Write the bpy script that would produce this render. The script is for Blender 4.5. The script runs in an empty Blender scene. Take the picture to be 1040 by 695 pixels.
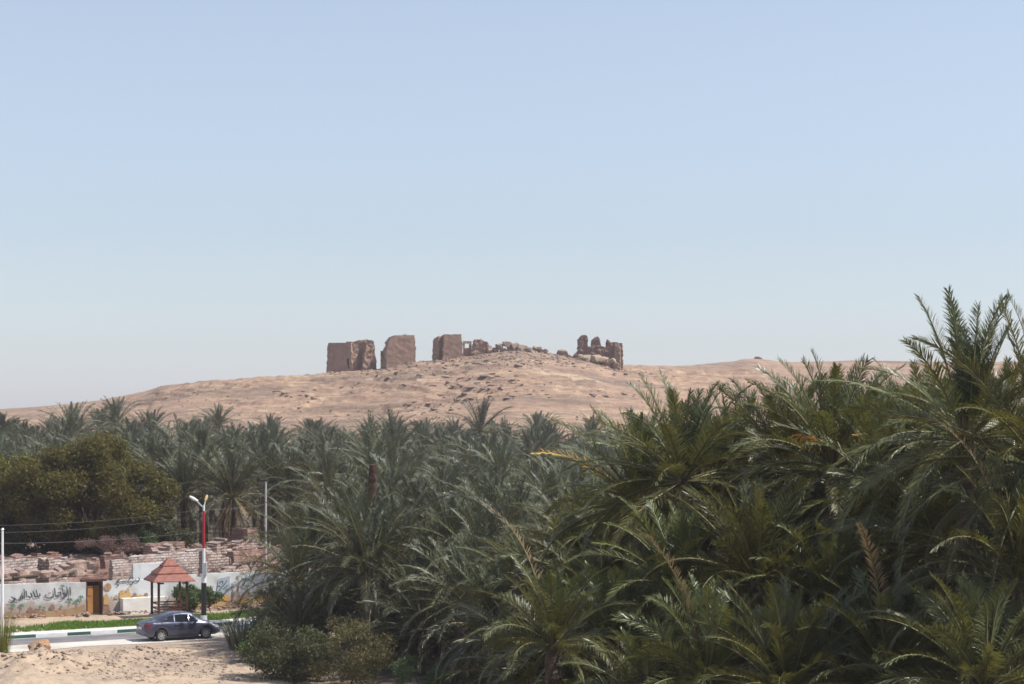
import bpy, bmesh, math, random
import numpy as np
from mathutils import Vector, Matrix, noise as mnoise

R = math.radians
SC = bpy.context.scene
COL = SC.collection
H, F, PX0, PY0 = 12.0, 2000.0, 520.0, 430.0      # eye height, focal length (pixels), principal column, horizon row

def at(px, py, d):                                # point seen at a pixel of the photograph, d metres away
    return Vector(((px - PX0) * d / F, d, H - (py - PY0) * d / F))
def gnd(px, py, z=0.0):                           # point on the level z
    return at(px, py, (H - z) * F / (py - PY0))

# ------------------------------------------------------------------ scene bookkeeping
def tag(o, label=None, cat=None, group=None, kind=None):
    if label: o['label'] = label
    if cat: o['category'] = cat
    if group: o['group'] = group
    if kind: o['kind'] = kind
    return o
def thing(name, loc, label, cat, rz=0.0, group=None, kind=None):
    o = bpy.data.objects.new(name, None); COL.objects.link(o)
    o.location = loc; o.rotation_euler = (0, 0, rz); o.empty_display_size = .3
    return tag(o, label, cat, group, kind)
def link(name, me, parent=None, loc=None, rz=None):
    o = bpy.data.objects.new(name, me); COL.objects.link(o)
    if parent is not None: o.parent = parent
    if loc is not None: o.location = loc
    if rz is not None: o.rotation_euler = (0, 0, rz)
    return o
def smooth(me, on=True):
    me.polygons.foreach_set('use_smooth', [on] * len(me.polygons)); return me
def tri_mesh(name, V, T, mats, mi=None, rnd=None):
    V = np.asarray(V, dtype=np.float32); T = np.asarray(T, dtype=np.int32)
    me = bpy.data.meshes.new(name)
    me.vertices.add(len(V)); me.vertices.foreach_set('co', V.ravel())
    k = T.shape[1]
    me.loops.add(T.size); me.loops.foreach_set('vertex_index', T.ravel())
    me.polygons.add(len(T)); me.polygons.foreach_set('loop_start', np.arange(0, T.size, k, dtype=np.int32))
    for m in mats: me.materials.append(m)
    if mi is not None: me.polygons.foreach_set('material_index', np.asarray(mi, dtype=np.int32))
    me.update(calc_edges=True)
    if rnd is not None:
        a = me.attributes.new('rnd', 'FLOAT', 'POINT'); a.data.foreach_set('value', np.asarray(rnd, dtype=np.float32))
    return me

class MB:                                          # collects plain shapes into ONE mesh
    def __init__(s): s.v = []; s.f = []; s.mi = []
    def add(s, vs, fs, m=0):
        b = len(s.v); s.v += [tuple(v) for v in vs]; s.f += [tuple(b + i for i in f) for f in fs]; s.mi += [m] * len(fs)
    def box(s, c, d, rz=0.0, m=0, taper=1.0):
        cx, cy, cz = c; a, b, h = d[0] / 2, d[1] / 2, d[2] / 2; ca, sa = math.cos(rz), math.sin(rz); vs = []
        for z, k in ((-h, 1), (h, taper)):
            for x, y in ((-a, -b), (a, -b), (a, b), (-a, b)):
                vs.append((cx + (x * ca - y * sa) * k, cy + (x * sa + y * ca) * k, cz + z))
        s.add(vs, [(3, 2, 1, 0), (4, 5, 6, 7), (0, 1, 5, 4), (1, 2, 6, 5), (2, 3, 7, 6), (3, 0, 4, 7)], m)
    def tube(s, pts, rad, n=8, m=0, cap=True):
        pts = [Vector(p) for p in pts]
        rs = rad if isinstance(rad, (list, tuple)) else [rad] * len(pts)
        vs = []; L = len(pts); up = Vector((0, 0, 1))
        for i, p in enumerate(pts):
            t = (pts[min(i + 1, L - 1)] - pts[max(i - 1, 0)]).normalized()
            a = t.cross(up if abs(t.z) < .95 else Vector((1, 0, 0))).normalized(); b = t.cross(a)
            for k in range(n):
                g = 2 * math.pi * k / n; vs.append(p + (a * math.cos(g) + b * math.sin(g)) * rs[i])
        fs = [(i * n + k, i * n + (k + 1) % n, (i + 1) * n + (k + 1) % n, (i + 1) * n + k) for i in range(L - 1) for k in range(n)]
        if cap: fs += [tuple(range(n - 1, -1, -1)), tuple(range((L - 1) * n, L * n))]
        s.add(vs, fs, m)
    def build(s, name, mats, parent=None, smooth_=False, bevel=0.0):
        me = bpy.data.meshes.new(name); me.from_pydata(s.v, [], s.f)
        for m in (mats if isinstance(mats, (list, tuple)) else [mats]): me.materials.append(m)
        me.polygons.foreach_set('material_index', s.mi); me.update()
        bm = bmesh.new(); bm.from_mesh(me); bmesh.ops.recalc_face_normals(bm, faces=bm.faces)
        if bevel: bmesh.ops.bevel(bm, geom=bm.edges[:], offset=bevel, segments=1, affect='EDGES')
        bm.to_mesh(me); bm.free()
        if smooth_: smooth(me)
        return link(name, me, parent)

# ------------------------------------------------------------------ numpy value noise
def _h(ix, iy, s):
    n = (ix.astype(np.int64) * 374761393 + iy.astype(np.int64) * 668265263 + s * 1274126177) & 0x7fffffff
    n = ((n ^ (n >> 13)) * 1103515245) & 0x7fffffff
    return ((n ^ (n >> 16)) & 0xffff) / 65535.0
def vn(x, y, s=0):
    x = np.asarray(x, float); y = np.asarray(y, float)
    ix, iy = np.floor(x), np.floor(y); fx, fy = x - ix, y - iy
    fx = fx * fx * fx * (fx * (fx * 6 - 15) + 10); fy = fy * fy * fy * (fy * (fy * 6 - 15) + 10)
    a, b = _h(ix, iy, s), _h(ix + 1, iy, s); c, d = _h(ix, iy + 1, s), _h(ix + 1, iy + 1, s)
    return (a + (b - a) * fx) * (1 - fy) + (c + (d - c) * fx) * fy
def fbm(x, y, s=0, o=4):
    t = 0; a = .5
    for k in range(o): t = t + a * vn(x * 2 ** k + 17.3 * k, y * 2 ** k - 9.1 * k, s + k); a *= .5
    return t / (1 - .5 ** o) - .5
def sstep(a, b, x):
    t = np.clip((np.asarray(x, float) - a) / (b - a), 0, 1); return t * t * (3 - 2 * t)

# ------------------------------------------------------------------ materials
def new_mat(name):
    m = bpy.data.materials.new(name); m.use_nodes = True
    return m, m.node_tree.nodes, m.node_tree.links, m.node_tree.nodes['Principled BSDF']
def setp(b, **k):
    for n, v in k.items():
        n = n.replace('_', ' ')
        if n in b.inputs: b.inputs[n].default_value = v
def c4(c): return (c[0], c[1], c[2], 1)
def coords(n, l, scale=(1, 1, 1), kind='Object'):
    t = n.new('ShaderNodeTexCoord'); mp = n.new('ShaderNodeMapping'); mp.inputs['Scale'].default_value = scale
    l.new(t.outputs[kind], mp.inputs['Vector']); return mp.outputs['Vector']
def ntex(n, l, v, scale, detail=6, rough=.6):
    t = n.new('ShaderNodeTexNoise'); t.inputs['Scale'].default_value = scale
    t.inputs['Detail'].default_value = detail; t.inputs['Roughness'].default_value = rough
    l.new(v, t.inputs['Vector']); return t.outputs['Fac']
def ramp(n, l, f, stops):
    r = n.new('ShaderNodeValToRGB'); e = r.color_ramp.elements
    while len(e) < len(stops): e.new(.5)
    for q, (p, c) in zip(e, stops): q.position = p; q.color = c4(c)
    l.new(f, r.inputs['Fac']); return r.outputs['Color']
def mix(n, l, f, a, b, mode='MIX'):
    x = n.new('ShaderNodeMix'); x.data_type = 'RGBA'; x.blend_type = mode
    for sock, v in ((x.inputs[0], f), (x.inputs[6], a), (x.inputs[7], b)):
        if hasattr(v, 'is_output'): l.new(v, sock)
        else: sock.default_value = v if isinstance(v, (int, float)) else c4(v)
    return x.outputs[2]
def bump(n, l, b, f, strength=.4, dist=.05):
    u = n.new('ShaderNodeBump'); u.inputs['Strength'].default_value = strength; u.inputs['Distance'].default_value = dist
    l.new(f, u.inputs['Height']); l.new(u.outputs['Normal'], b.inputs['Normal'])
def mottled(name, c1, c2, scale=3, rough=.85, stretch=(1, 1, 1), bmp=.3, dist=.04, c3=None, metal=0, kind='Object'):
    m, n, l, b = new_mat(name); v = coords(n, l, stretch, kind)
    f = ntex(n, l, v, scale); st = [(.3, c1), (.7, c2)]
    if c3: st = [(.28, c1), (.5, c2), (.74, c3)]
    l.new(ramp(n, l, f, st), b.inputs['Base Color']); setp(b, Roughness=rough, Metallic=metal)
    if bmp: bump(n, l, b, ntex(n, l, v, scale * 4), bmp, dist)
    return m
def plain(name, c, rough=.5, metal=0, spec=.5):
    return mottled(name, [x * .88 for x in c], [min(1, x * 1.1) for x in c], 5, rough, bmp=0, metal=metal)

def leaf_mat(name, c_old, c_young, rough=.38, trans=.25, tcol=(.16, .2, .05), spec=.5, hue=.35):
    m, n, l, b = new_mat(name)
    at_ = n.new('ShaderNodeAttribute'); at_.attribute_name = 'rnd'
    oi = n.new('ShaderNodeObjectInfo')
    col = ramp(n, l, at_.outputs['Fac'], [(0, c_young), (.72, [(a + q) / 2 for a, q in zip(c_old, c_young)]), (1, c_old)])
    hs = n.new('ShaderNodeHueSaturation')
    for sock, a, q in (('Hue', .485, .515), ('Value', 1 - hue, 1 + hue)):
        mr = n.new('ShaderNodeMapRange'); mr.inputs['To Min'].default_value = a; mr.inputs['To Max'].default_value = q
        l.new(oi.outputs['Random'], mr.inputs['Value']); l.new(mr.outputs['Result'], hs.inputs[sock])
    l.new(col, hs.inputs['Color']); l.new(hs.outputs['Color'], b.inputs['Base Color'])
    setp(b, Roughness=rough); b.inputs['Specular IOR Level'].default_value = spec
    if trans:
        tr = n.new('ShaderNodeBsdfTranslucent'); tr.inputs['Color'].default_value = c4(tcol)
        ms = n.new('ShaderNodeMixShader'); ms.inputs[0].default_value = trans
        l.new(b.outputs[0], ms.inputs[1]); l.new(tr.outputs[0], ms.inputs[2])
        l.new(ms.outputs[0], n['Material Output'].inputs['Surface'])
    return m
def brick_mat(name, c1, c2, mortar, bw=.4, bh=.16, ms=.025, dirt=(.25, .17, .12), rough=.95, yz='XZ'):
    m, n, l, b = new_mat(name); t = n.new('ShaderNodeTexCoord')
    s = n.new('ShaderNodeSeparateXYZ'); l.new(t.outputs['Object'], s.inputs[0])
    ad = n.new('ShaderNodeMath'); ad.operation = 'ADD'; l.new(s.outputs[0], ad.inputs[0]); l.new(s.outputs[1], ad.inputs[1])
    c = n.new('ShaderNodeCombineXYZ'); l.new(ad.outputs[0], c.inputs[0]); l.new(s.outputs[2], c.inputs[1])
    nz = n.new('ShaderNodeTexNoise'); nz.inputs['Scale'].default_value = 1.3; l.new(t.outputs['Object'], nz.inputs['Vector'])
    va = n.new('ShaderNodeVectorMath'); va.operation = 'MULTIPLY_ADD'; va.inputs[1].default_value = (.18, .12, 0)
    l.new(nz.outputs['Color'], va.inputs[0]); l.new(c.outputs[0], va.inputs[2])
    br = n.new('ShaderNodeTexBrick'); l.new(va.outputs[0], br.inputs['Vector'])
    for k, v in (('Color1', c4(c1)), ('Color2', c4(c2)), ('Mortar', c4(mortar)), ('Scale', 1.0), ('Mortar Size', ms), ('Brick Width', bw), ('Row Height', bh), ('Mortar Smooth', .3)):
        br.inputs[k].default_value = v
    f = ntex(n, l, coords(n, l), .55, 8, .7)
    fr = ramp(n, l, f, [(.42, (0, 0, 0)), (.62, (1, 1, 1))])
    l.new(mix(n, l, fr, br.outputs['Color'], dirt), b.inputs['Base Color']); setp(b, Roughness=rough)
    bump(n, l, b, br.outputs['Fac'], .6, -.04); return m

M = {}
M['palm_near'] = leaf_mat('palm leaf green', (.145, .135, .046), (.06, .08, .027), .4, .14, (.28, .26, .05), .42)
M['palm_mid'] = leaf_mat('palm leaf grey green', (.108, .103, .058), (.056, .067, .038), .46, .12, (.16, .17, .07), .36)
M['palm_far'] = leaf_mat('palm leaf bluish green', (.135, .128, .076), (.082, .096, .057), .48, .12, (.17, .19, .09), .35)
M['palm_yellow'] = leaf_mat('yellowing palm leaf', (.42, .22, .02), (.3, .2, .02), .5, .3, (.5, .3, .03))
M['palm_dry'] = leaf_mat('dry palm leaf', (.3, .21, .12), (.2, .14, .075), .7, .2, (.3, .2, .1))
M['rachis'] = mottled('palm midrib', (.11, .105, .04), (.17, .15, .065), 2, .5, bmp=0)
M['stalk'] = mottled('orange fruit stalk', (.42, .17, .01), (.55, .27, .02), 6, .5, bmp=0)
M['trunk'] = mottled('palm trunk bark', (.055, .038, .026), (.16, .115, .08), 5, .95, (1, 1, 2.2), .9, .1)
M['trunk_red'] = mottled('dead trunk bark', (.045, .02, .015), (.1, .045, .034), 4, .95, (1, 1, 2.5), .9, .1)
M['bark'] = mottled('grey brown bark', (.06, .045, .035), (.14, .11, .08), 6, .95, (1, 1, .4), .7, .05)
M['acacia'] = leaf_mat('olive brown tree leaf', (.125, .105, .017), (.062, .068, .013), .6, .3, (.22, .17, .03), .3)
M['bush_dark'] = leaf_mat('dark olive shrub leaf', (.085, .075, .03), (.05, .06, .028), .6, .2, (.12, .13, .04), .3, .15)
M['bush_tan'] = leaf_mat('tan shrub leaf', (.15, .115, .045), (.085, .085, .032), .65, .2, (.2, .16, .07), .3, .15)
M['bush_bright'] = leaf_mat('bright green shrub leaf', (.1, .2, .02), (.07, .17, .02), .5, .35, (.2, .4, .04), .4, .1)
M['bush_mid'] = leaf_mat('green shrub leaf', (.09, .11, .04), (.05, .09, .032), .5, .25, (.12, .2, .05), .4, .15)
M['bush_grey'] = leaf_mat('grey green blade', (.14, .15, .1), (.09, .105, .075), .4, .15, (.15, .16, .09), .5, .1)
M['grass'] = leaf_mat('bright lawn grass', (.16, .19, .04), (.075, .175, .02), .5, .3, (.2, .33, .05), .3, .1)
M['reed'] = leaf_mat('yellow green reed', (.24, .19, .04), (.14, .17, .03), .5, .3, (.3, .3, .06), .3, .1)
M['twig'] = mottled('dry twigs', (.12, .07, .06), (.2, .12, .1), 4, .9, bmp=0)
M['mudbrick'] = brick_mat('mud brick', (.46, .3, .215), (.36, .235, .17), (.2, .125, .095), .7, .28, .05, (.235, .15, .11))
M['darkbrick'] = brick_mat('dark mud brick', (.25, .15, .11), (.21, .13, .098), (.13, .085, .07), .7, .28, .05, (.2, .125, .095))
M['stonecourse'] = brick_mat('rough stone courses', (.45, .36, .31), (.33, .25, .22), (.12, .085, .075), .42, .19, .035, (.27, .19, .165))
M['redcourse'] = brick_mat('reddish brick courses', (.27, .15, .115), (.2, .11, .09), (.1, .065, .055), .36, .16, .03, (.3, .2, .165))
M['palecourse'] = brick_mat('whitewashed stone courses', (.52, .47, .44), (.42, .35, .33), (.17, .13, .12), .45, .17, .035, (.34, .26, .23))
M['rubble'] = mottled('brown rubble', (.16, .1, .08), (.34, .235, .19), 1.7, .95, bmp=.7, dist=.12, c3=(.42, .32, .27))
M['rock'] = mottled('hill rock', (.14, .1, .08), (.23, .165, .13), .9, .95, bmp=.6, dist=.15, c3=(.28, .205, .155))
M['rock_pale'] = mottled('pale hill rock', (.27, .2, .14), (.36, .27, .19), .9, .95, bmp=.6, dist=.15)
M['rock_brown'] = mottled('brown boulder', (.26, .14, .075), (.36, .21, .12), 4, .95, bmp=.6, dist=.05)
M['gravel'] = mottled('mixed gravel', (.2, .14, .11), (.4, .31, .24), .8, .95, bmp=0)
M['plaster'] = mottled('whitewashed plaster', (.38, .37, .36), (.56, .575, .58), .8, .85, bmp=.2, dist=.02, c3=(.6, .61, .61))
def stain(m):                                     # damp dirt at the foot of the wall and run marks from its top
    n, l = m.node_tree.nodes, m.node_tree.links; b = n['Principled BSDF']; src = b.inputs['Base Color'].links[0].from_socket
    v = coords(n, l); sp = n.new('ShaderNodeSeparateXYZ'); l.new(v, sp.inputs[0])
    ad = n.new('ShaderNodeMath'); ad.operation = 'MULTIPLY_ADD'; l.new(ntex(n, l, v, 1.6, 8, .7), ad.inputs[0]); ad.inputs[1].default_value = -1.6; l.new(sp.outputs[2], ad.inputs[2])
    f = ramp(n, l, ad.outputs[0], [(0, (.75, .75, .75)), (.28, (0, 0, 0))])
    c = mix(n, l, f, src, (.33, .25, .19))
    r = ramp(n, l, ntex(n, l, coords(n, l, (2.6, 2.6, .22)), 1.0, 7, .7), [(.55, (0, 0, 0)), (.72, (.55, .55, .55))])
    l.new(mix(n, l, r, c, (.33, .31, .29)), b.inputs['Base Color'])
stain(M['plaster'])
M['plaster_white'] = mottled('bright white plaster', (.62, .6, .56), (.74, .72, .68), 1.4, .85, bmp=.2, dist=.02)
M['ink'] = mottled('black wall paint', (.03, .035, .045), (.12, .13, .14), 5, .8, bmp=0)
M['p_green'] = mottled('green wall paint', (.03, .2, .13), (.06, .3, .2), 6, .8, bmp=0)
M['p_brown'] = mottled('brown wall paint', (.2, .11, .08), (.28, .17, .12), 6, .8, bmp=0)
M['p_ochre'] = mottled('ochre wall paint', (.34, .18, .07), (.46, .28, .1), 2.6, .85, bmp=0, c3=(.36, .31, .2))
M['p_rust'] = mottled('rust wall paint', (.26, .11, .06), (.36, .23, .12), 2.4, .85, bmp=0, c3=(.3, .3, .2))
M['p_blue'] = mottled('blue grey wall paint', (.25, .3, .36), (.35, .4, .45), 3, .8, bmp=0)
M['door'] = mottled('orange brown door paint', (.3, .13, .035), (.42, .21, .06), 3, .7, (1, 1, .3), .2, .01)
M['dark'] = plain('painted interior shade', (.03, .026, .024), .9)
M['wood'] = mottled('dark red brown timber', (.05, .017, .012), (.09, .03, .021), 4, .6, (1, 1, .3), .2, .01)
def tile_mat():
    m, n, l, b = new_mat('red roof shingles'); v = coords(n, l)
    w = n.new('ShaderNodeTexWave'); w.bands_direction = 'Z'; w.inputs['Scale'].default_value = 2.6; w.inputs['Distortion'].default_value = 1.0
    l.new(v, w.inputs['Vector'])
    c = ramp(n, l, ntex(n, l, v, 4), [(.3, (.17, .048, .03)), (.7, (.27, .085, .055))])
    l.new(c, b.inputs['Base Color']); setp(b, Roughness=.55); bump(n, l, b, w.outputs['Fac'], .5, .03); return m
M['roof'] = tile_mat()
M['steel'] = mottled('galvanised steel', (.5, .5, .5), (.62, .62, .62), 3, .45, bmp=0, metal=.3)
M['w_paint'] = mottled('white post paint', (.66, .66, .65), (.8, .8, .79), 3, .5, bmp=0)
M['r_paint'] = mottled('red post paint', (.32, .012, .02), (.42, .02, .03), 3, .45, bmp=0)
M['k_paint'] = plain('black post paint', (.012, .013, .016), .45)
M['lamp_amber'] = plain('amber lamp cover', (.45, .33, .14), .4)
M['cable'] = plain('grey cable', (.16, .16, .17), .7)
M['kerb_white'] = mottled('white kerb paint', (.55, .55, .54), (.7, .7, .69), 3, .7, bmp=.1)
M['kerb_green'] = mottled('dark green kerb paint', (.02, .075, .055), (.035, .1, .075), 3, .6, bmp=.1)
M['pave'] = mottled('pale pavement', (.48, .46, .43), (.6, .58, .55), 1.5, .85, bmp=.2)
M['asphalt'] = mottled('worn asphalt', (.095, .09, .095), (.15, .14, .145), .7, .8, (1, 1, 1), .3, .01, (.25, .22, .19))
M['shoulder'] = mottled('dusty concrete with sun glare', (.36, .32, .27), (.5, .46, .41), .45, .9, bmp=.2, dist=.02, c3=(.56, .53, .48))  # sun glare on the dusty concrete is put into its pale colour

def sand_mat():
    m, n, l, b = new_mat('sandy ground'); v = coords(n, l)
    base = ramp(n, l, ntex(n, l, v, .22, 8, .65), [(.3, (.3, .222, .168)), (.46, (.37, .285, .215)), (.56, (.43, .325, .228)), (.7, (.46, .36, .262))])
    peb = ramp(n, l, ntex(n, l, v, 2.2, 10, .75), [(.35, (.45, .42, .4)), (.55, (1, 1, 1))])
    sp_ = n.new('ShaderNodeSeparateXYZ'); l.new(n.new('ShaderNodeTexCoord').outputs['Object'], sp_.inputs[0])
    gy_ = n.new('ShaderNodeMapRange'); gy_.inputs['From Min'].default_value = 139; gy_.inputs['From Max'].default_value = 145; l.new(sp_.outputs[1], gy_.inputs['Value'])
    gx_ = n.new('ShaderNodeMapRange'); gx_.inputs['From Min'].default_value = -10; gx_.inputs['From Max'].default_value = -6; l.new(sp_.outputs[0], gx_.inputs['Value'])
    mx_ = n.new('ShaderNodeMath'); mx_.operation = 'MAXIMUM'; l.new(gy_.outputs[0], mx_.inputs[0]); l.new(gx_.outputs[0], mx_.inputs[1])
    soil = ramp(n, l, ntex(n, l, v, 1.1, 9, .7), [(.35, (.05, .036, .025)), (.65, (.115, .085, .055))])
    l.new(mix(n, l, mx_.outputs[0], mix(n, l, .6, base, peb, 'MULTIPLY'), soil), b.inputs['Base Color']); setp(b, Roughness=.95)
    bump(n, l, b, ntex(n, l, v, 3, 10, .75), .6, .12); return m
M['sand'] = sand_mat()
def hill_mat():
    m, n, l, b = new_mat('desert hill'); v = coords(n, l)
    vs = coords(n, l, (.35, 1.0, 3.0))
    base = ramp(n, l, ntex(n, l, vs, .07, 12, .7), [(.34, (.215, .15, .108)), (.45, (.275, .19, .132)), (.52, (.35, .235, .158)), (.6, (.372, .249, .166)), (.7, (.28, .191, .133))])
    pale = ramp(n, l, ntex(n, l, vs, .12, 8, .7), [(.55, (0, 0, 0)), (.62, (1, 1, 1))])
    c = mix(n, l, pale, base, (.43, .318, .21))
    st_ = ramp(n, l, ntex(n, l, coords(n, l, (.09, .8, 2.2)), .42, 8, .7), [(.4, (1, 1, 1)), (.47, (.62, .57, .6)), (.53, (.95, .93, .93)), (.6, (1.08, 1.06, 1.02)), (.66, (.78, .72, .73))])
    c = mix(n, l, .8, c, st_, 'MULTIPLY')
    fine = ramp(n, l, ntex(n, l, v, .9, 12, .85), [(.36, (.5, .46, .45)), (.52, (1, 1, 1))])
    l.new(mix(n, l, .85, c, fine, 'MULTIPLY'), b.inputs['Base Color']); setp(b, Roughness=.97)
    bump(n, l, b, ntex(n, l, v, .8, 10, .75), .7, .5); return m
M['hill'] = hill_mat()

# ------------------------------------------------------------------ camera, light, air
cam = bpy.data.cameras.new('camera'); co = bpy.data.objects.new('camera', cam); COL.objects.link(co)
co.location = (0, 0, H); co.rotation_euler = (R(90), 0, 0)
cam.sensor_width = 36; cam.lens = F * 36 / 1040; cam.shift_y = (PY0 - 347.5) / 1040
cam.clip_start = .5; cam.clip_end = 8000
cam.dof.use_dof = True; cam.dof.focus_distance = 250; cam.dof.aperture_fstop = 5.0
SC.camera = co
EL, AZ = R(54), math.atan2(.99, -.09)
w = bpy.data.worlds.new('World'); SC.world = w; w.use_nodes = True
wn, wl = w.node_tree.nodes, w.node_tree.links
sky = wn.new('ShaderNodeTexSky'); sky.sky_type = 'NISHITA'; sky.sun_disc = False
sky.sun_elevation = EL; sky.sun_rotation = AZ; sky.altitude = 100; sky.air_density = 1.4; sky.dust_density = .4; sky.ozone_density = 4.0
bg = wn['Background']; bg.inputs['Strength'].default_value = .111
sh_s = wn.new('ShaderNodeHueSaturation'); sh_s.inputs['Saturation'].default_value = .43; wl.new(sky.outputs[0], sh_s.inputs['Color'])      # dusty desert air greys the blue
wl.new(mix(wn, wl, 1.0, sh_s.outputs['Color'], (.765, .838, .965), 'MULTIPLY'), bg.inputs['Color'])
sl = bpy.data.lights.new('sun', 'SUN'); sl.energy = 4.8; sl.angle = R(.53); sl.color = (1, .955, .88)
so = bpy.data.objects.new('sun', sl); COL.objects.link(so); so.location = (60, 20, 80)
sd = Vector((math.cos(EL) * math.sin(AZ), math.cos(EL) * math.cos(AZ), math.sin(EL)))
so.rotation_euler = sd.to_track_quat('Z', 'Y').to_euler()
SC.view_settings.view_transform = 'Standard'; SC.view_settings.look = 'None'
SC.view_settings.exposure = .45; SC.view_settings.gamma = 1
SC.render.engine = 'CYCLES'
SC.cycles.use_denoising = True; SC.cycles.max_bounces = 6; SC.cycles.transparent_max_bounces = 4
SC.cycles.volume_bounces = 0; SC.cycles.caustics_reflective = False; SC.cycles.caustics_refractive = False
SC.cycles.filter_width = 1.6

HAZE = 0.00024
if HAZE:
    hb = MB(); hb.box((0, 900, 20.5), (2600, 2500, 53)); hz = hb.build('haze', [])
    hm = bpy.data.materials.new('thin desert haze'); hm.use_nodes = True; hn = hm.node_tree.nodes
    hn.remove(hn['Principled BSDF']); pv = hn.new('ShaderNodeVolumePrincipled')
    pv.inputs['Color'].default_value = (.99, .905, .97, 1); pv.inputs['Density'].default_value = HAZE; pv.inputs['Anisotropy'].default_value = .3
    hm.node_tree.links.new(pv.outputs[0], hn['Material Output'].inputs['Volume'])
    hz.data.materials.clear(); hz.data.materials.append(hm)
    tag(hz, 'thin pale desert haze over the whole valley', 'haze', kind='stuff')

# ------------------------------------------------------------------ ground and hill
KP = [Vector((-60, 92)), Vector((-43, 100.6)), Vector((-28, 109.4)), Vector((-21.85, 113.0)), Vector((-17.4, 116.4)), Vector((-13.6, 120)), Vector((-8, 126)), Vector((0, 135.5)), Vector((12, 151))]
def densify(P, step=.5):
    out = []
    for a in range(len(P) - 1):
        p0, p1, p2, p3 = P[max(a - 1, 0)], P[a], P[a + 1], P[min(a + 2, len(P) - 1)]
        k = max(2, int((p2 - p1).length / step))
        for i in range(k):
            t = i / k
            out.append(.5 * ((2 * p1) + (p2 - p0) * t + (2 * p0 - 5 * p1 + 4 * p2 - p3) * t * t + (3 * p1 - p0 - 3 * p2 + p3) * t ** 3))
    return out + [P[-1]]
KL = densify(KP)
def kerb_normal(i):
    t = (KL[min(i + 1, len(KL) - 1)] - KL[max(i - 1, 0)]).normalized(); return Vector((t.y, -t.x))      # towards the camera
def near_of_kerb(x, y):                            # signed distance to the kerb, positive on the camera's side
    ka = np.array([(p.x, p.y) for p in KL]); na = np.array([tuple(kerb_normal(i)) for i in range(len(KL))])
    x = np.asarray(x, float); y = np.asarray(y, float); sh = x.shape; x = x.ravel(); y = y.ravel()
    out = np.empty(len(x))
    for s in range(0, len(x), 20000):
        d = (x[s:s + 20000, None] - ka[None, :, 0]) ** 2 + (y[s:s + 20000, None] - ka[None, :, 1]) ** 2
        j = d.argmin(1); out[s:s + 20000] = (x[s:s + 20000] - ka[j, 0]) * na[j, 0] + (y[s:s + 20000] - ka[j, 1]) * na[j, 1]
    return out.reshape(sh)
MOUNDS = [(130, 670, .4, 2.2), (150, 672, .35, 2.0), (60, 682, .45, 3.2), (20, 688, .5, 3), (90, 678, .3, 2.4), (30, 695, .5, 3), (200, 676, .15, 2.5), (-20, 678, .5, 3), (110, 690, .25, 3)]
def ground_z(x, y):
    x = np.asarray(x, float); y = np.asarray(y, float)
    nd = near_of_kerb(x, y)
    m = sstep(6.0, 9.5, nd) * sstep(2, -8, x)
    z = m * (fbm(x * .22, y * .22, 3, 4) * .7 + fbm(x * 1.1, y * 1.1, 9, 4) * .34 * sstep(-.1, .2, fbm(x * .25, y * .25, 12, 3)))
    for px, py, h, r in MOUNDS:
        c = gnd(px, py); q = ((x - c.x) ** 2 + ((y - c.y) * .8) ** 2) / (r * r)
        z = z + m * h * np.exp(-q * 1.6) * (1 + 1.1 * fbm(x * 1.1, y * 1.1, 21, 4))
    return z - .0 * nd
def gz(x, y): return float(ground_z(np.array([x]), np.array([y]))[0])
def sheet(name, xs, ys, zf, mat, label, cat):
    X, Y = np.meshgrid(xs, ys); Z = zf(X, Y)
    V = np.stack([X, Y, Z], -1).reshape(-1, 3); nx, ny = len(xs), len(ys)
    i = np.arange(ny - 1)[:, None] * nx + np.arange(nx - 1)[None, :]; i = i.ravel()
    me = tri_mesh(name, V, np.stack([i, i + 1, i + nx + 1, i + nx], 1), [mat]); smooth(me)
    return tag(link(name, me), label, cat, kind='structure')
gx = np.concatenate([np.linspace(-1100, -60, 14)[:-1], np.linspace(-60, -36, 20)[:-1], np.arange(-36, -4, .2), np.linspace(-4, 60, 24)[1:], np.linspace(60, 1100, 14)[1:]])
gy = np.concatenate([np.linspace(-150, 60, 8)[:-1], np.linspace(60, 86, 16)[:-1], np.arange(86, 112, .2), np.linspace(112, 180, 24)[1:], np.linspace(180, 352, 16)[1:]])
sheet('ground', gx, gy, ground_z, M['sand'], 'sandy ground with low gravelly mounds beside the road', 'ground')

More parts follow.
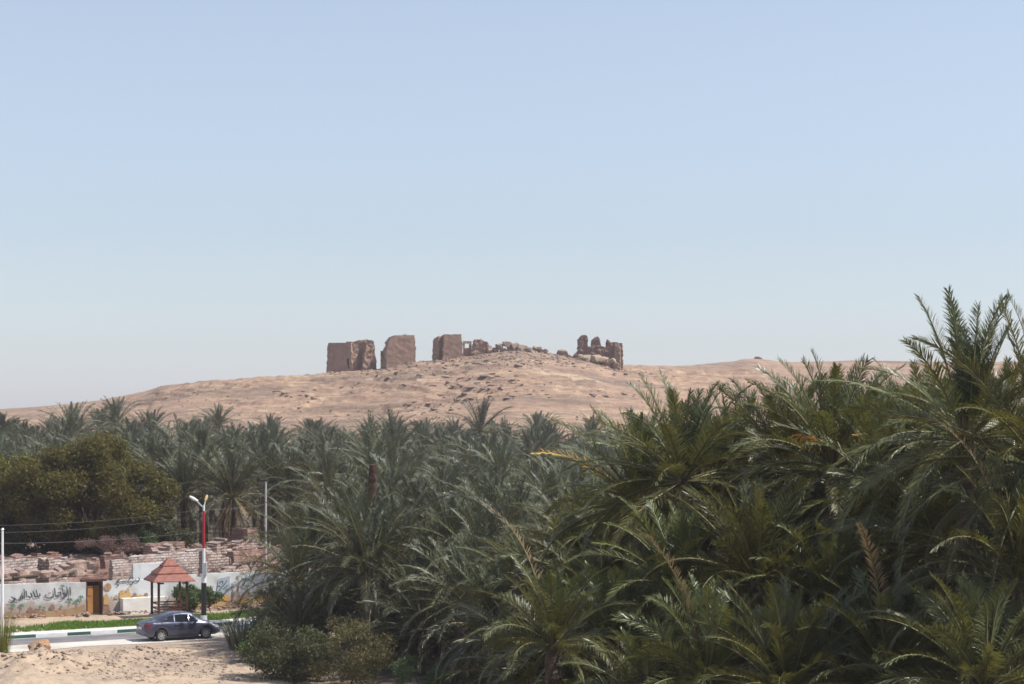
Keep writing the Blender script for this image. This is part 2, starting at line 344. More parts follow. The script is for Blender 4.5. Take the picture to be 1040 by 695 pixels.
PROF = np.array([(-400, 424), (0, 416), (20, 414.5), (40, 413), (80, 409), (105, 406), (130, 401), (150, 396.5), (165, 391.5), (200, 387.5), (215, 386), (230, 386), (262, 382.5), (300, 381.5), (330, 379.5), (390, 375), (420, 368), (440, 366.5), (475, 361), (500, 357.5), (515, 355.5), (530, 356), (548, 358), (565, 360), (585, 362), (605, 366), (625, 371.5), (640, 371), (680, 371.5), (700, 371.5), (722, 369.5), (745, 367.5), (756, 365), (766, 364.5), (780, 366.2), (800, 368.5), (840, 369), (860, 367.5), (900, 367.5), (930, 368), (1040, 368), (1500, 372)])
def hill_z(x, y):
    px = PX0 + F * x / np.maximum(y, 1)
    dr = 450 + 90 * sstep(590, 860, px) + 70 * sstep(300, 0, px)
    py = np.interp(px, PROF[:, 0], PROF[:, 1])
    zr = H + (PY0 - py) * dr / F
    db = 338.0
    s = np.clip((y - db) / (dr - db), 0, 1)
    f = 1 - (1 - s) ** 1.45
    z = zr * f
    n1 = fbm(x * .022, y * .03, 40, 5); n2 = fbm(x * .12, y * .2, 50, 4)
    e = sstep(0, .12, s) * (1 - .75 * sstep(.85, 1, s))
    z = z + e * (n1 * 2.5 + n2 * .8)
    lp = (z + fbm(x * .035, y * .05, 77, 4) * 9.0) / 1.7                                   # rock ledges
    fr = lp - np.floor(lp); ledge = (sstep(.62, .74, fr) - fr) * 1.0
    mask = sstep(.02, .16, fbm(x * .02 + 5, y * .02, 61, 3) + .35 * np.exp(-((px - 490) / 130) ** 2) * sstep(.25, .5, s) - .02)
    z = z + ledge * mask * e * .9
    z = z + (fbm(x * .7, y * .7, 88, 3)) * (.25 + .5 * mask) * sstep(0, .1, s)
    back = np.maximum(y - dr, 0)
    z = z - back * .035 * sstep(0, 40, back) - np.maximum(back - 300, 0) * 0.0
    z = np.maximum(z, -.3 + 0 * z)
    return np.where(y < db + 1, -.3 + .3 * s, z)
hx = np.concatenate([np.linspace(-1100, -160, 40)[:-1], np.arange(-160, 175, .55), np.linspace(175, 1100, 40)[1:]])
hy = np.concatenate([np.arange(338, 470, .55), np.arange(470, 620, 1.2), np.linspace(620, 1900, 30)[1:]])
sheet('hill', hx, hy, hill_z, M['hill'], 'pinkish tan desert hill with rock ledges carrying the ruins', 'hill')
def hz_at(x, y): return float(hill_z(np.array([x]), np.array([y]))[0])

# road, kerb, pavement
def strip(name, o1, o2, z, mat, label, cat, i0=0, i1=None):
    i1 = len(KL) if i1 is None else i1; V = []; T = []
    for i in range(i0, i1):
        nrm = kerb_normal(i)
        for o in (o1, o2):
            p = KL[i] + nrm * (o if not callable(o) else o(i)); V.append((p.x, p.y, z))
    for i in range(i1 - i0 - 1): T.append((2 * i, 2 * i + 2, 2 * i + 3, 2 * i + 1))
    return tag(link(name, tri_mesh(name, V, T, [mat])), label, cat, kind='structure')
def ragged(base, amp, s): return lambda i: base + amp * float(fbm(np.array([i * .13]), np.array([s * 7.7]), s, 4)[0])
strip('road', -.02, 3.9, .012, M['asphalt'], 'grey worn asphalt road along the striped kerb', 'road')
strip('road_shoulder', ragged(3.3, .3, 2), ragged(6.1, 1.3, 5), .017, M['shoulder'], 'dusty shoulder between road and sand, toned pale for sun glare', 'road shoulder')
strip('road_marking', .18, .3, .02, M['w_paint'], 'thin white edge line painted beside the kerb', 'road marking')
kb = MB()
KH, KW = .2, .2
acc = 0.0; colour = 0
for i in range(len(KL) - 1):
    a, b = KL[i], KL[i + 1]; na, nb = kerb_normal(i), kerb_normal(i + 1)
    acc += (b - a).length
    if acc > 1.25: acc = 0; colour ^= 1
    p = [(a.x, a.y, 0), (b.x, b.y, 0), (b.x, b.y, KH), (a.x, a.y, KH)]
    q = [(v[0] - n_.x * KW, v[1] - n_.y * KW, v[2]) for v, n_ in zip(p, (na, nb, nb, na))]
    kb.add(p, [(0, 1, 2, 3)], colour)
    kb.add([p[3], p[2], q[2], q[3]], [(0, 1, 2, 3)], 0); kb.add(q, [(3, 2, 1, 0)], 0)
k_o = kb.build('kerb', [M['kerb_white'], M['kerb_green']]); tag(k_o, 'road kerb painted in dark green and white blocks', 'kerb', kind='structure')
strip('pavement', -KW, -1.5, KH - .006, M['pave'], 'pale narrow pavement behind the striped kerb', 'pavement')
strip('verge', -1.5, -5.9, KH - .02, M['sand'], 'earth verge under the lawn strip', 'verge')
rng = np.random.default_rng(5)
def blades(name, pts, hgt, wid, mat, spread=.35):
    n = len(pts); a = rng.uniform(0, 2 * np.pi, n); h = hgt * rng.uniform(.5, 1.25, n); wd = wid * rng.uniform(.6, 1.3, n)
    lean = rng.normal(0, spread, (n, 2)) * h[:, None]
    d = np.stack([np.cos(a), np.sin(a), 0 * a], 1) * wd[:, None]
    tip = pts + np.stack([lean[:, 0], lean[:, 1], h], 1)
    V = np.concatenate([pts - d, pts + d, tip]); T = np.stack([np.arange(n), np.arange(n) + n, np.arange(n) + 2 * n], 1)
    r = rng.uniform(0, 1, n); return tri_mesh(name, V, T, [mat], rnd=np.concatenate([r, r, r]))
gp = []
for _ in range(52000):
    i = rng.integers(20, len(KL) - 20); o = -1.55 - 4.0 * rng.random()
    nrm = kerb_normal(i); p = KL[i] + nrm * o
    if fbm(np.array([p.x * .5]), np.array([p.y * .5]), 14, 3)[0] < -.2 + .3 * (-o - 4.2): continue
    gp.append((p.x + rng.normal(0, .15), p.y + rng.normal(0, .1), KH - .02))
tag(link('grass', blades('grass', np.array(gp), .17, .035, M['grass'])), 'bright green lawn strip between kerb and painted wall', 'grass', kind='stuff')

# ------------------------------------------------------------------ rocks
def rock_mesh(name, seed, mat, sub=2, rough=.35, squash=(1, 1, .7)):       # angular broken stone
    rg = random.Random(seed * 31 + 7); bm = bmesh.new()
    for k in range((12, 18, 30, 46)[sub]):
        v = Vector((rg.gauss(0, 1), rg.gauss(0, 1), rg.gauss(0, 1))).normalized(); q = 1 - rough * rg.random()
        v = Vector([math.copysign(abs(c) ** .65, c) for c in v]) * q; bm.verts.new((v.x * squash[0], v.y * squash[1], v.z * squash[2]))
    h = bmesh.ops.convex_hull(bm, input=bm.verts[:])
    bmesh.ops.delete(bm, geom=list({e for e in h['geom_interior'] + h['geom_unused'] if isinstance(e, bmesh.types.BMVert)}), context='VERTS')
    bmesh.ops.triangulate(bm, faces=bm.faces[:])
    me = bpy.data.meshes.new(name); bm.to_mesh(me); bm.free(); me.materials.append(mat); return me
def scatter_rocks(name, spots, mat, label, cat, seed=1):          # spots: (x, y, z, size) -> one 'stuff' mesh
    protos = [rock_mesh('p', seed + k, mat, 1) for k in range(5)]
    PV = [np.array([v.co[:] for v in p.vertices]) for p in protos]; PT = [np.array([f.vertices[:] for f in p.polygons]) for p in protos]
    rs = np.random.default_rng(seed); V = []; T = []; b = 0
    for x, y, z, s in spots:
        k = rs.integers(5); a = rs.uniform(0, 6.28); ca, sa = math.cos(a), math.sin(a)
        q = PV[k] * np.array([s * rs.uniform(.7, 1.4), s * rs.uniform(.7, 1.2), s * rs.uniform(.5, 1.0)])
        q = np.stack([q[:, 0] * ca - q[:, 1] * sa, q[:, 0] * sa + q[:, 1] * ca, q[:, 2]], 1) + np.array([x, y, z])
        V.append(q); T.append(PT[k] + b); b += len(q)
    for p in protos: bpy.data.meshes.remove(p)
    return tag(link(name, tri_mesh(name, np.concatenate(V), np.concatenate(T), [mat])), label, cat, kind='stuff')
random.seed(11)
sp = []
for _ in range(4200):
    px, py = random.uniform(-15, 300), 660 + 36 * random.random() ** .8; c = gnd(px, py)
    if near_of_kerb(np.array([c.x]), np.array([c.y]))[0] < 7: continue
    if vn(np.array([c.x * .45]), np.array([c.y * .45]), 33)[0] < .48 and random.random() < .85: continue
    sp.append((c.x, c.y, gz(c.x, c.y), random.choice((.025, .03, .04, .05, .06, .08, .12))))
scatter_rocks('gravel', sp, M['gravel'], 'loose stones and gravel scattered over the sand mounds', 'gravel', 3)
c = gnd(40, 668); sp = []
for mx_, my_, n_, sd_ in ((150, 668, 90, 16), (185, 672, 60, 14), (15, 684, 110, 22), (60, 690, 70, 20), (110, 684, 40, 18), (225, 678, 40, 12)):
    for _ in range(n_):
        q = gnd(random.gauss(mx_, sd_), min(697, max(659, random.gauss(my_, 4)))); sp.append((q.x, q.y, gz(q.x, q.y) + .02, random.choice((.05, .07, .09, .12, .16))))
scatter_rocks('mound_rubble', sp, M['gravel'], 'clods and broken stones heaped on the low mounds by the road', 'rubble', 23)
b_ = link('boulder', rock_mesh('boulder', 4, M['rock_brown'], 3, .3, (.62, .4, .34)), None, (c.x, c.y, gz(c.x, c.y) + .36), R(28))
b_.rotation_euler = (R(12), R(-14), R(28)); tag(b_, 'long reddish brown boulder lying on the sand by the road', 'boulder')

# hill rubble: small stones (stuff) and single boulders
hs = []
for _ in range(2600):
    px = random.gauss(490, 90) if random.random() < .5 else random.uniform(0, 960); d = random.uniform(360, 455)
    x = (px - PX0) * d / F
    if vn(np.array([x * .06]), np.array([d * .09]), 71)[0] < .52: continue
    hs.append((x, d, hz_at(x, d), random.choice((.12, .18, .25, .25, .35, .5))))
for _ in range(500):
    px = random.gauss(535, 45); d = random.uniform(425, 455); x = (px - PX0) * d / F
    hs.append((x, d, hz_at(x, d), random.choice((.2, .3, .4, .6))))
scatter_rocks('hill_rubble', hs, M['rock'], 'loose rubble and stones strewn over the hillside', 'rubble', 8)
RK = [rock_mesh('boulder', 30 + k, M['rock'], 2, .4, (1, .9, .75)) for k in range(4)] + [rock_mesh('boulder', 40 + k, M['rock_pale'], 2, .35, (1, .9, .6)) for k in range(3)]
def hill_rock(px, py, wpx, k, label, group, d=447, tilt=0):
    p = at(px, py, d); o = link('boulder', RK[k], None, p); s = wpx * d / F / 2; o.scale = (s, s, s); o.rotation_euler = (random.uniform(-.25, .25), tilt, random.uniform(0, 6))
    tag(o, label, 'boulder', group); return o
G1 = 'boulders heaped on the hilltop'
for px, py, wp, k in [(507, 352, 10, 0), (515, 350, 11, 1), (522, 352.5, 13, 2), (530, 354, 12, 3), (511, 355, 9, 4), (518, 355.5, 10, 2), (526, 356.5, 11, 1), (536, 356, 11, 0), (543, 354, 8, 3), (548, 355.5, 9, 2), (553, 357.5, 9, 1), (541, 358, 10, 4), (503, 355.5, 8, 3), (497, 356, 8, 5)]:
    hill_rock(px, py, wp, k, 'grey brown boulder in the heap at the middle of the ruin-topped hill', G1)
for px, py, wp, k in [(596, 364, 14, 4), (604, 364.5, 16, 5), (612, 366, 14, 6), (621, 366.5, 11, 4), (590, 362.5, 9, 5), (626, 370, 7, 6), (616, 369, 9, 5)]:
    hill_rock(px, py, wp, k, 'pale sandy boulder under the right end ruin with two horns', 'pale boulders under the horned ruin', 440)
hill_rock(571, 359.3, 13, 2, 'dark low boulder left of the horned ruin on the crest', None, 448)
for px, py, wp, k in [(770, 366, 12, 3), (757, 367, 8, 0)]: hill_rock(px, py, wp, k, 'dark boulder on the small knoll far right of the ruins', 'knoll boulders', 560)

slabs = []
rl = random.Random(91)
cents = [(450, 395), (480, 388), (500, 398), (525, 402), (545, 400), (470, 405), (430, 413), (460, 413), (510, 384), (455, 380), (395, 388), (620, 402), (60, 430), (300, 402), (360, 396), (495, 372), (540, 370), (420, 378), (450, 386), (515, 394)]
for cx_, cy_ in cents:
    for _ in range(rl.randint(9, 20)):
        px, py = rl.gauss(cx_, 17), rl.gauss(cy_, 2.6); dd_ = np.arange(345., 600., 1.0)       # first point of the slope on this line of sight
        hit = np.nonzero(hill_z((px - PX0) * dd_ / F, dd_) >= H - (py - PY0) * dd_ / F)[0]
        if len(hit): d = float(dd_[hit[0]]); slabs.append(((px - PX0) * d / F, d, rl.choice((.12, .16, .2, .26, .32, .42, .6))))
V = []; T = []; b = 0
pr_ = [rock_mesh('p', 60 + k, M['rock'], 1, .3) for k in range(5)]
for x, y, sz in slabs:
    p_ = pr_[rl.randrange(5)]; q = np.array([v.co[:] for v in p_.vertices]) * np.array([sz * rl.uniform(1.0, 2.4), sz * .9, sz * rl.uniform(.4, .8)])
    a = rl.gauss(.1, .35); q = np.stack([q[:, 0] * math.cos(a) - q[:, 1] * math.sin(a), q[:, 0] * math.sin(a) + q[:, 1] * math.cos(a), q[:, 2] + q[:, 0] * rl.gauss(0, .1)], 1)
    V.append(q + np.array([x, y, hz_at(x, y) + sz * .08])); T.append(np.array([f.vertices[:] for f in p_.polygons]) + b); b += len(q)
tag(link('rock_outcrop', tri_mesh('rock_outcrop', np.concatenate(V), np.concatenate(T), [M['rock']])), 'flat broken ledges of pale rock breaking out of the hillside', 'rock outcrop', kind='stuff')

# ------------------------------------------------------------------ thick walls made of cells
def cell_wall(name, mat, width, top, thick, cell=.25, amp=.08, holes=(), seed=0, parent=None, jit=.3, z0=-.6, bow=None, edge=0.0):
    nu = max(2, round(width / cell)); us = [(-.5 + i / nu) * width for i in range(nu + 1)]
    tops = [max(.05, top(u / width + .5)) for u in us]; nv = int(math.ceil((max(tops) - z0) / cell)) + 1
    solid = [[False] * nv for _ in range(nu)]
    for i in range(nu):
        for j in range(nv):
            u = (us[i] + us[i + 1]) / 2; z = z0 + (j + .5) * cell
            solid[i][j] = z < (tops[i] + tops[i + 1]) / 2 and not any(a <= u / width + .5 <= b and lo <= z <= hi for a, b, lo, hi in holes)
    V = []; idx = {}; Fc = []; rj = random.Random(seed)
    def vid(i, j, s):
        if (i, j, s) not in idx:
            z = min(z0 + j * cell, tops[i] + .12 * cell); q = Vector((us[i] * 1.1 + seed * 5, s * 3.0, z * 1.1))
            dy = amp * (mnoise.noise(q) + .5 * mnoise.noise(q * 3)) * 2
            yb = bow(us[i] / width + .5, z) if bow else 0
            wear = edge * (.6 * mnoise.noise(Vector((seed * 9.1 + us[i] * .25, z * .45, s))) + .5 * mnoise.noise(Vector((seed * 3.7 + us[i] * .5, z * 1.4, s)))) - edge * .1 * z * (1 if us[i] > 0 else -1) * abs(us[i]) / (width / 2)
            V.append((us[i] + wear + cell * jit * rj.uniform(-.5, .5), s * thick / 2 + dy + yb, z + cell * jit * rj.uniform(-.5, .5))); idx[(i, j, s)] = len(V) - 1
        return idx[(i, j, s)]
    S = lambda i, j: 0 <= i < nu and 0 <= j < nv and solid[i][j]
    for i in range(nu):
        for j in range(nv):
            if not solid[i][j]: continue
            a, b, c_, d = (i, j), (i + 1, j), (i + 1, j + 1), (i, j + 1)
            Fc.append([vid(*a, -1), vid(*b, -1), vid(*c_, -1), vid(*d, -1)]); Fc.append([vid(*d, 1), vid(*c_, 1), vid(*b, 1), vid(*a, 1)])
            for (p, q), (di, dj) in (((a, b), (0, -1)), ((b, c_), (1, 0)), ((c_, d), (0, 1)), ((d, a), (-1, 0))):
                if not S(i + di, j + dj): Fc.append([vid(*q, -1), vid(*p, -1), vid(*p, 1), vid(*q, 1)])
    me = bpy.data.meshes.new(name); me.from_pydata(V, [], Fc); me.materials.append(mat); me.update()
    bm = bmesh.new(); bm.from_mesh(me); bmesh.ops.recalc_face_normals(bm, faces=bm.faces); bm.to_mesh(me); bm.free()
    return link(name, me, parent)
def pl(*pts): 
    xs = [p[0] for p in pts]; ys = [p[1] for p in pts]; return lambda u: float(np.interp(u, xs, ys))
def rough_top(base, amp, seed, f=5): return lambda u: base(u) + amp * 2 * float(fbm(np.array([u * f * 2]), np.array([seed * 3.3]), seed, 4)[0])
U = 450 / F                                         # metres per pixel on the crest
# 1: leftmost ruin, a long wall with a broken rounded corner
p = at(344, 379.0, 452); r1 = thing('ruined_fort_wall', p, 'leftmost and longest mud-brick ruin, with a broken hollow right corner', 'ruin')
o = cell_wall('front_wall', M['mudbrick'], 28 * U, rough_top(pl((0, 7.1), (.5, 6.9), (1, 7.1)), .25, 4), 2.2, .28, .035, [(.84, .92, .9, 3.4)], 1, r1, edge=.5, z0=-1.5); o.location = (.5, 0, 0); o.rotation_euler[2] = R(-14)
o = cell_wall('broken_tower', M['mudbrick'], 25 * U, rough_top(pl((0, 6.8), (.2, 7.3), (.8, 7.5), (.93, 6.9), (.98, 5.2), (1, 3)), .15, 6), 3.4, .26, .08, (), 2, r1, edge=.3, z0=-1.5, bow=lambda u, z: 1.3 * math.exp(-((u - .42) / .2) ** 2) * max(0, min(1, (7 - z) / 3.5)) * (1 if z > .2 else .2)); o.location = (25 * U, 1.2, .2); o.rotation_euler[2] = R(10)
o = cell_wall('side_buttress', M['mudbrick'], 1.9, rough_top(pl((0, 4.2), (.5, 6.6), (1, 6.2)), .2, 8), 1.6, .24, .15, (), 3, r1, edge=.5, z0=-1.5); o.location = (28.5 * U, -.9, .2); o.rotation_euler[2] = R(20)
o = cell_wall('fallen_heap', M['mudbrick'], 4.6, rough_top(pl((0, .2), (.4, 1.2), (.8, .8), (1, .2)), .3, 9), 2.2, .24, .25, (), 4, r1, edge=.5, z0=-1); o.location = (27 * U, -1.6, -.3)
# 2: single square tower
p = at(405.5, 374.5, 450); r2 = thing('ruined_tower', p, 'square mud-brick tower second from left, with one rounded shoulder', 'ruin')
o = cell_wall('wall', M['mudbrick'], 31 * U, rough_top(pl((0, 4.6), (.04, 6.1), (.12, 7.0), (.25, 7.4), (.7, 7.6), (1, 7.7)), .2, 12), 5.2, .26, .03, (), 5, r2, edge=.5, z0=-1.8); o.rotation_euler[2] = R(12)
o = cell_wall('rear_stub', M['darkbrick'], 1.5, rough_top(pl((0, 3.0), (1, 3.6)), .15, 13), 1.4, .25, .1, (), 6, r2, z0=-1); o.location = (-17 * U, 5, 1.2)
# 3: third tower with darker side wall
p = at(459, 367, 448); r3 = thing('ruined_tower', p, 'upright mud-brick tower third from left, with a darker set-back side wall', 'ruin')
o = cell_wall('wall', M['mudbrick'], 20.5 * U, rough_top(pl((0, 5.9), (.3, 6.0), (1, 6.1)), .22, 14), 4.2, .26, .028, (), 7, r3, edge=.5, z0=-1.5); o.rotation_euler[2] = R(9)
o = cell_wall('side_wall', M['mudbrick'], 11 * U, rough_top(pl((0, 4.7), (.3, 5.3), (1, 5.7)), .12, 15), 1.6, .26, .04, (), 8, r3, edge=.5, z0=-1.2); o.location = (-13.8 * U, 1.2, 0); o.rotation_euler[2] = R(-50)
# 4: low remains with a lintel
p = at(484, 357, 448); r4 = thing('low_ruin', p, 'low crumbled ruin with a small lintel opening between tower and boulder heap', 'ruin')
o = cell_wall('wall', M['mudbrick'], 20 * U, rough_top(pl((0, 1.4), (.1, 2.7), (.5, 2.8), (.75, 2.2), (1, 1.0)), .25, 17), 2.4, .22, .2, (), 9, r4, edge=.5, z0=-1.3); o.location = (5 * U, 0, 0)
o = cell_wall('lintel_wall', M['mudbrick'], 8.5 * U, rough_top(pl((0, 2.3), (1, 2.3)), .06, 18), .9, .19, .06, [(.25, .72, .75, 1.75)], 10, r4, z0=-1.3); o.location = (-9.4 * U, 0, 0)
# 5: horned ruin at the right end
p = at(607, 363.5, 446); r5 = thing('ruined_keep', p, 'dark ruin at the right end with two upright horns and a broken slab', 'ruin')
o = cell_wall('base_wall', M['darkbrick'], 50 * U, rough_top(pl((0, .8), (.12, 2.0), (.2, 2.6), (.6, 2.7), (.66, 2.3), (.72, 3.4), (1, 3.2)), .2, 20), 4, .24, .2, (), 11, r5, edge=.5, z0=-2.5)
o = cell_wall('horn', M['darkbrick'], 12 * U, rough_top(pl((0, 4.0), (.15, 4.7), (.5, 5.2), (.85, 5.1), (1, 4.5)), .2, 21), 2.2, .22, .15, (), 12, r5, edge=.5, z0=1.8); o.location = (-15 * U, -.4, 0)
o = cell_wall('horn', M['darkbrick'], 10 * U, rough_top(pl((0, 4.0), (.3, 4.5), (.7, 4.9), (1, 4.4)), .15, 22), 2.0, .22, .15, (), 13, r5, edge=.5, z0=1.8); o.location = (-2.2 * U, -.3, 0)
o = cell_wall('spike', M['darkbrick'], 6 * U, pl((0, 3.4), (.2, 4.3), (.5, 3.9), (1, 3.3)), 1.4, .2, .1, (), 14, r5, z0=2.4); o.location = (11 * U, -.2, 0)
o = cell_wall('end_slab', M['mudbrick'], 6.2 * U, rough_top(pl((0, 3.2), (.7, 3.2), (1, 2.5)), .1, 23), 3.4, .22, .15, (), 15, r5, edge=.5, z0=-3.2); o.location = (20.3 * U, -1.1, 0); o.rotation_euler[2] = R(-12)

sp = []
for px, wd, n_, dd in ((344, 16, 60, 449), (372, 12, 90, 447), (405, 18, 90, 444), (458, 17, 80, 443), (484, 12, 80, 445), (606, 24, 90, 442)):
    for _ in range(n_):
        qx, qd = random.gauss(px, wd * .7), dd - abs(random.gauss(0, 3)); x = (qx - PX0) * qd / F; sp.append((x, qd, hz_at(x, qd), random.choice((.12, .16, .2, .25, .35, .5))))
scatter_rocks('ruin_rubble', sp, M['mudbrick'], 'fallen mud brick lying around the feet of the ruins', 'rubble', 18)
# ------------------------------------------------------------------ painted wall along the road
class Panel:
    def __init__(s, a, b, h):
        s.a, s.b, s.h = Vector(a), Vector(b), h; s.t = (s.b - s.a).normalized(); s.n = Vector((s.t.y, -s.t.x)); s.L = (s.b - s.a).length; s.rz = math.atan2(s.t.y, s.t.x)
    def uv(s, px, py):                              # where a pixel's ray meets the wall face -> (u, z)
        dx, dz = (px - PX0) / F, -(py - PY0) / F
        # a + t*u == (dx*D, D)
        D = (s.a.x * s.t.y - s.a.y * s.t.x) / (dx * s.t.y - s.t.x); u = (Vector((dx * D, D)) - s.a).dot(s.t)
        return u, H + dz * D
def wall_slab(pn, name, label, thick=.28, mat=None, cope=True, seed=0):
    o = thing(name, (pn.a.x, pn.a.y, 0), label, 'wall', pn.rz)
    body = cell_wall('wall', mat or M['plaster'], pn.L, rough_top(pl((0, pn.h), (1, pn.h)), .05, 31 + seed, 8), thick, .3, .012, (), 20 + seed, o, jit=.06, z0=-.3)
    body.location = (pn.L / 2, thick / 2 + .03, 0); return o
class Paint:                                        # flat paint on a wall face
    def __init__(s, pn, off=.02): s.pn = pn; s.off = off; s.mb = MB()
    def pt(s, px, py):
        u, z = s.pn.uv(px, py); return (u, -s.off, z)
    def poly(s, pts): 
        v = [s.pt(*q) for q in pts]; s.mb.add(v, [tuple(range(len(v)))])
    def stroke(s, pts, w0=.05, w1=None, taper=True):
        q = [Vector(s.pt(*k)) for k in pts]; dn = []
        for i in range(len(q) - 1):                  # smooth the hand-drawn polyline
            p0, p1, p2, p3 = q[max(i - 1, 0)], q[i], q[i + 1], q[min(i + 2, len(q) - 1)]
            for k in range(4):
                t = k / 4; dn.append(.5 * ((2 * p1) + (p2 - p0) * t + (2 * p0 - 5 * p1 + 4 * p2 - p3) * t * t + (3 * p1 - p0 - 3 * p2 + p3) * t ** 3))
        dn.append(q[-1]); vs = []; n = len(dn)
        for i, p_ in enumerate(dn):
            t = (dn[min(i + 1, n - 1)] - dn[max(i - 1, 0)]); t.y = 0; t.normalize(); nn = Vector((-t.z, 0, t.x))
            k = i / (n - 1); w_ = w0 * (.45 + .55 * math.sin(math.pi * min(1, .15 + k * .8))) if taper else w0
            vs += [p_ + nn * w_ / 2, p_ - nn * w_ / 2]
        s.mb.add(vs, [(2 * i, 2 * i + 1, 2 * i + 3, 2 * i + 2) for i in range(n - 1)])
    def dot(s, px, py, r=.04):
        u, z = s.pn.uv(px, py); s.mb.add([(u + r * math.cos(a) , -s.off, z + r * math.sin(a)) for a in (0, 1.57, 3.14, 4.71)], [(0, 1, 2, 3)])
    def build(s, name, mat, parent): return s.mb.build(name, mat, parent)
PL = Panel((-31.9, 120.5), (-26.55, 122.75), 2.2)
PG = Panel((-26.55, 122.75), (-25.6, 123.3), 2.2)
PR = Panel((-25.6, 123.3), (-8.0, 134.0), 2.25)
wl_ = wall_slab(PL, 'painted_wall', 'whitewashed wall with big Arabic lettering over painted palms, left of the doorway', seed=0)
wr_ = wall_slab(PR, 'painted_wall', 'long whitewashed wall with painted houses and dunes, right of the doorway', seed=1)
Z = lambda x, y: (x / 11.556, 580 + y / 11.55)      # strokes noted on an enlarged view of the lettering
ink = Paint(PL, .022)
def ST(pts, w=.085): ink.stroke([Z(*q) for q in pts], w)
ST([(818, 185), (823, 240), (826, 292)])                                       # alef
ST([(782, 180), (786, 240), (780, 292), (766, 296), (752, 288)])               # lam into waw
ST([(752, 288), (746, 268), (762, 262), (770, 280), (758, 305), (730, 325), (702, 332)])   # waw
ST([(735, 205), (738, 250), (738, 282)])                                       # alef
ST([(672, 262), (700, 254), (716, 268), (690, 288), (660, 302), (645, 296)])   # hah
ST([(638, 198), (644, 250), (648, 298)])                                       # alef
ST([(618, 270), (622, 300), (590, 316), (550, 314), (528, 298), (540, 274)])   # teh
ink.dot(*Z(572, 262), .045); ink.dot(*Z(590, 258), .045)
ST([(462, 262), (468, 285), (452, 300), (436, 298)])                           # beh
ink.dot(*Z(458, 318), .045)
ST([(424, 222), (432, 262), (438, 296), (412, 302), (392, 296)])               # lam
ST([(388, 236), (396, 268), (410, 296)])                                       # alef of lam-alef
ST([(352, 258), (372, 280), (366, 304), (338, 306), (322, 298)])               # dal
ST([(306, 232), (310, 275), (312, 312)])                                       # alef
ST([(280, 212), (286, 262), (284, 308), (268, 322)])                           # lam
ST([(268, 322), (240, 316), (246, 296), (268, 300), (240, 332), (205, 344)])   # khah
ink.dot(*Z(252, 276), .045)
ST([(205, 344), (184, 340), (172, 318), (166, 340), (150, 346)])               # yeh
ink.dot(*Z(176, 362), .04); ink.dot(*Z(192, 364), .04)
ST([(128, 302), (152, 318), (166, 338), (158, 360), (120, 368), (92, 362)])    # reh
ink.build('lettering', M['ink'], wl_)
gr = Paint(PL, .024); tr = Paint(PL, .02)
def ppalm(g, t, px, py, s, trunk=1.0):
    for a in (-2.5, -2.0, -1.57, -1.1, -.6, .1, 3.1):
        dx, dy = math.cos(a) * s, math.sin(a) * s * .9
        g.poly([(px, py), (px + dx * .5 + .25 * s, py + dy * .7 - .12 * s), (px + dx, py + dy * .55 + .35 * s), (px + dx * .5, py + dy * .35 + .18 * s)])
    t.stroke([(px, py), (px + .15 * s, py + s * .8), (px, py + s * 1.5 * trunk)], .05, taper=False)
for x, y, s in ((145, 415, 2.4), (243, 410, 2.8), (466, 425, 1.9), (514, 432, 1.7), (712, 422, 1.6), (808, 340, 3.2), (728, 180, 2.4), (895, 360, 3.0), (945, 310, 2.8)): ppalm(gr, tr, *Z(x, y), s * 1.25)
gr.build('painted_palms', M['p_green'], wl_); tr.build('painted_trunks', M['p_brown'], wl_)
dn_ = Paint(PL, .018); dn_.poly([Z(*q) for q in ((60, 480), (130, 492), (250, 498), (330, 490), (420, 482), (560, 470), (680, 460), (800, 445), (900, 425), (1000, 395), (1000, 535), (700, 560), (400, 575), (60, 580))])
dn_.build('painted_dunes', M['p_rust'], wl_)
hs_ = Paint(PL, .025)
for x0, x1, y0, y1 in ((325, 382, 440, 490), (395, 440, 455, 488), (585, 640, 405, 452)):
    hs_.poly([Z(x0, y1), Z(x1, y1), Z(x1, y0), Z((x0 * .35 + x1 * .65), y0 - 12), Z((x0 + x1) / 2, y0 - 32), Z((x0 * .65 + x1 * .35), y0 - 10), Z(x0, y0)])
hs_.build('painted_houses', M['p_brown'], wl_)
# right panel
Z2 = lambda x, y: (80 + x / 11.6, 570 + y / 11.6)
Z3 = lambda x, y: (200 + x / 9.93, 570 + y / 9.93)
i2 = Paint(PR, .022)
for s_ in ([(432, 262), (452, 232), (468, 214), (476, 226), (452, 254), (480, 250), (498, 238)], [(498, 238), (512, 246), (526, 232), (540, 244), (556, 230), (570, 240)], [(570, 240), (596, 214), (612, 176)], [(575, 256), (604, 244), (632, 250), (622, 276), (600, 282)], [(632, 250), (660, 232), (690, 240), (716, 214), (700, 190)], [(445, 280), (462, 290), (470, 268)]): i2.stroke([Z2(*q) for q in s_], .07)
for x, y in ((520, 262), (548, 260), (668, 214), (640, 196)): i2.dot(*Z2(x, y), .04)
for s_ in ([(220, 300), (250, 262), (280, 230), (300, 190)], [(225, 230), (240, 205), (262, 212), (248, 238)], [(258, 285), (290, 262), (312, 238)], [(205, 262), (222, 250), (236, 262)]): i2.stroke([Z3(*q) for q in s_], .08)
i2.build('lettering', M['ink'], wr_)
sh_ = Paint(PR, .017); sh_.poly([Z3(*q) for q in ((170, 370), (200, 300), (215, 180), (330, 150), (330, 350))]); sh_.build('painted_mountain', M['p_blue'], wr_)
oc = Paint(PR, .02)
oc.poly([Z2(*q) for q in ((415, 445), (425, 405), (445, 398), (465, 410), (470, 442))])
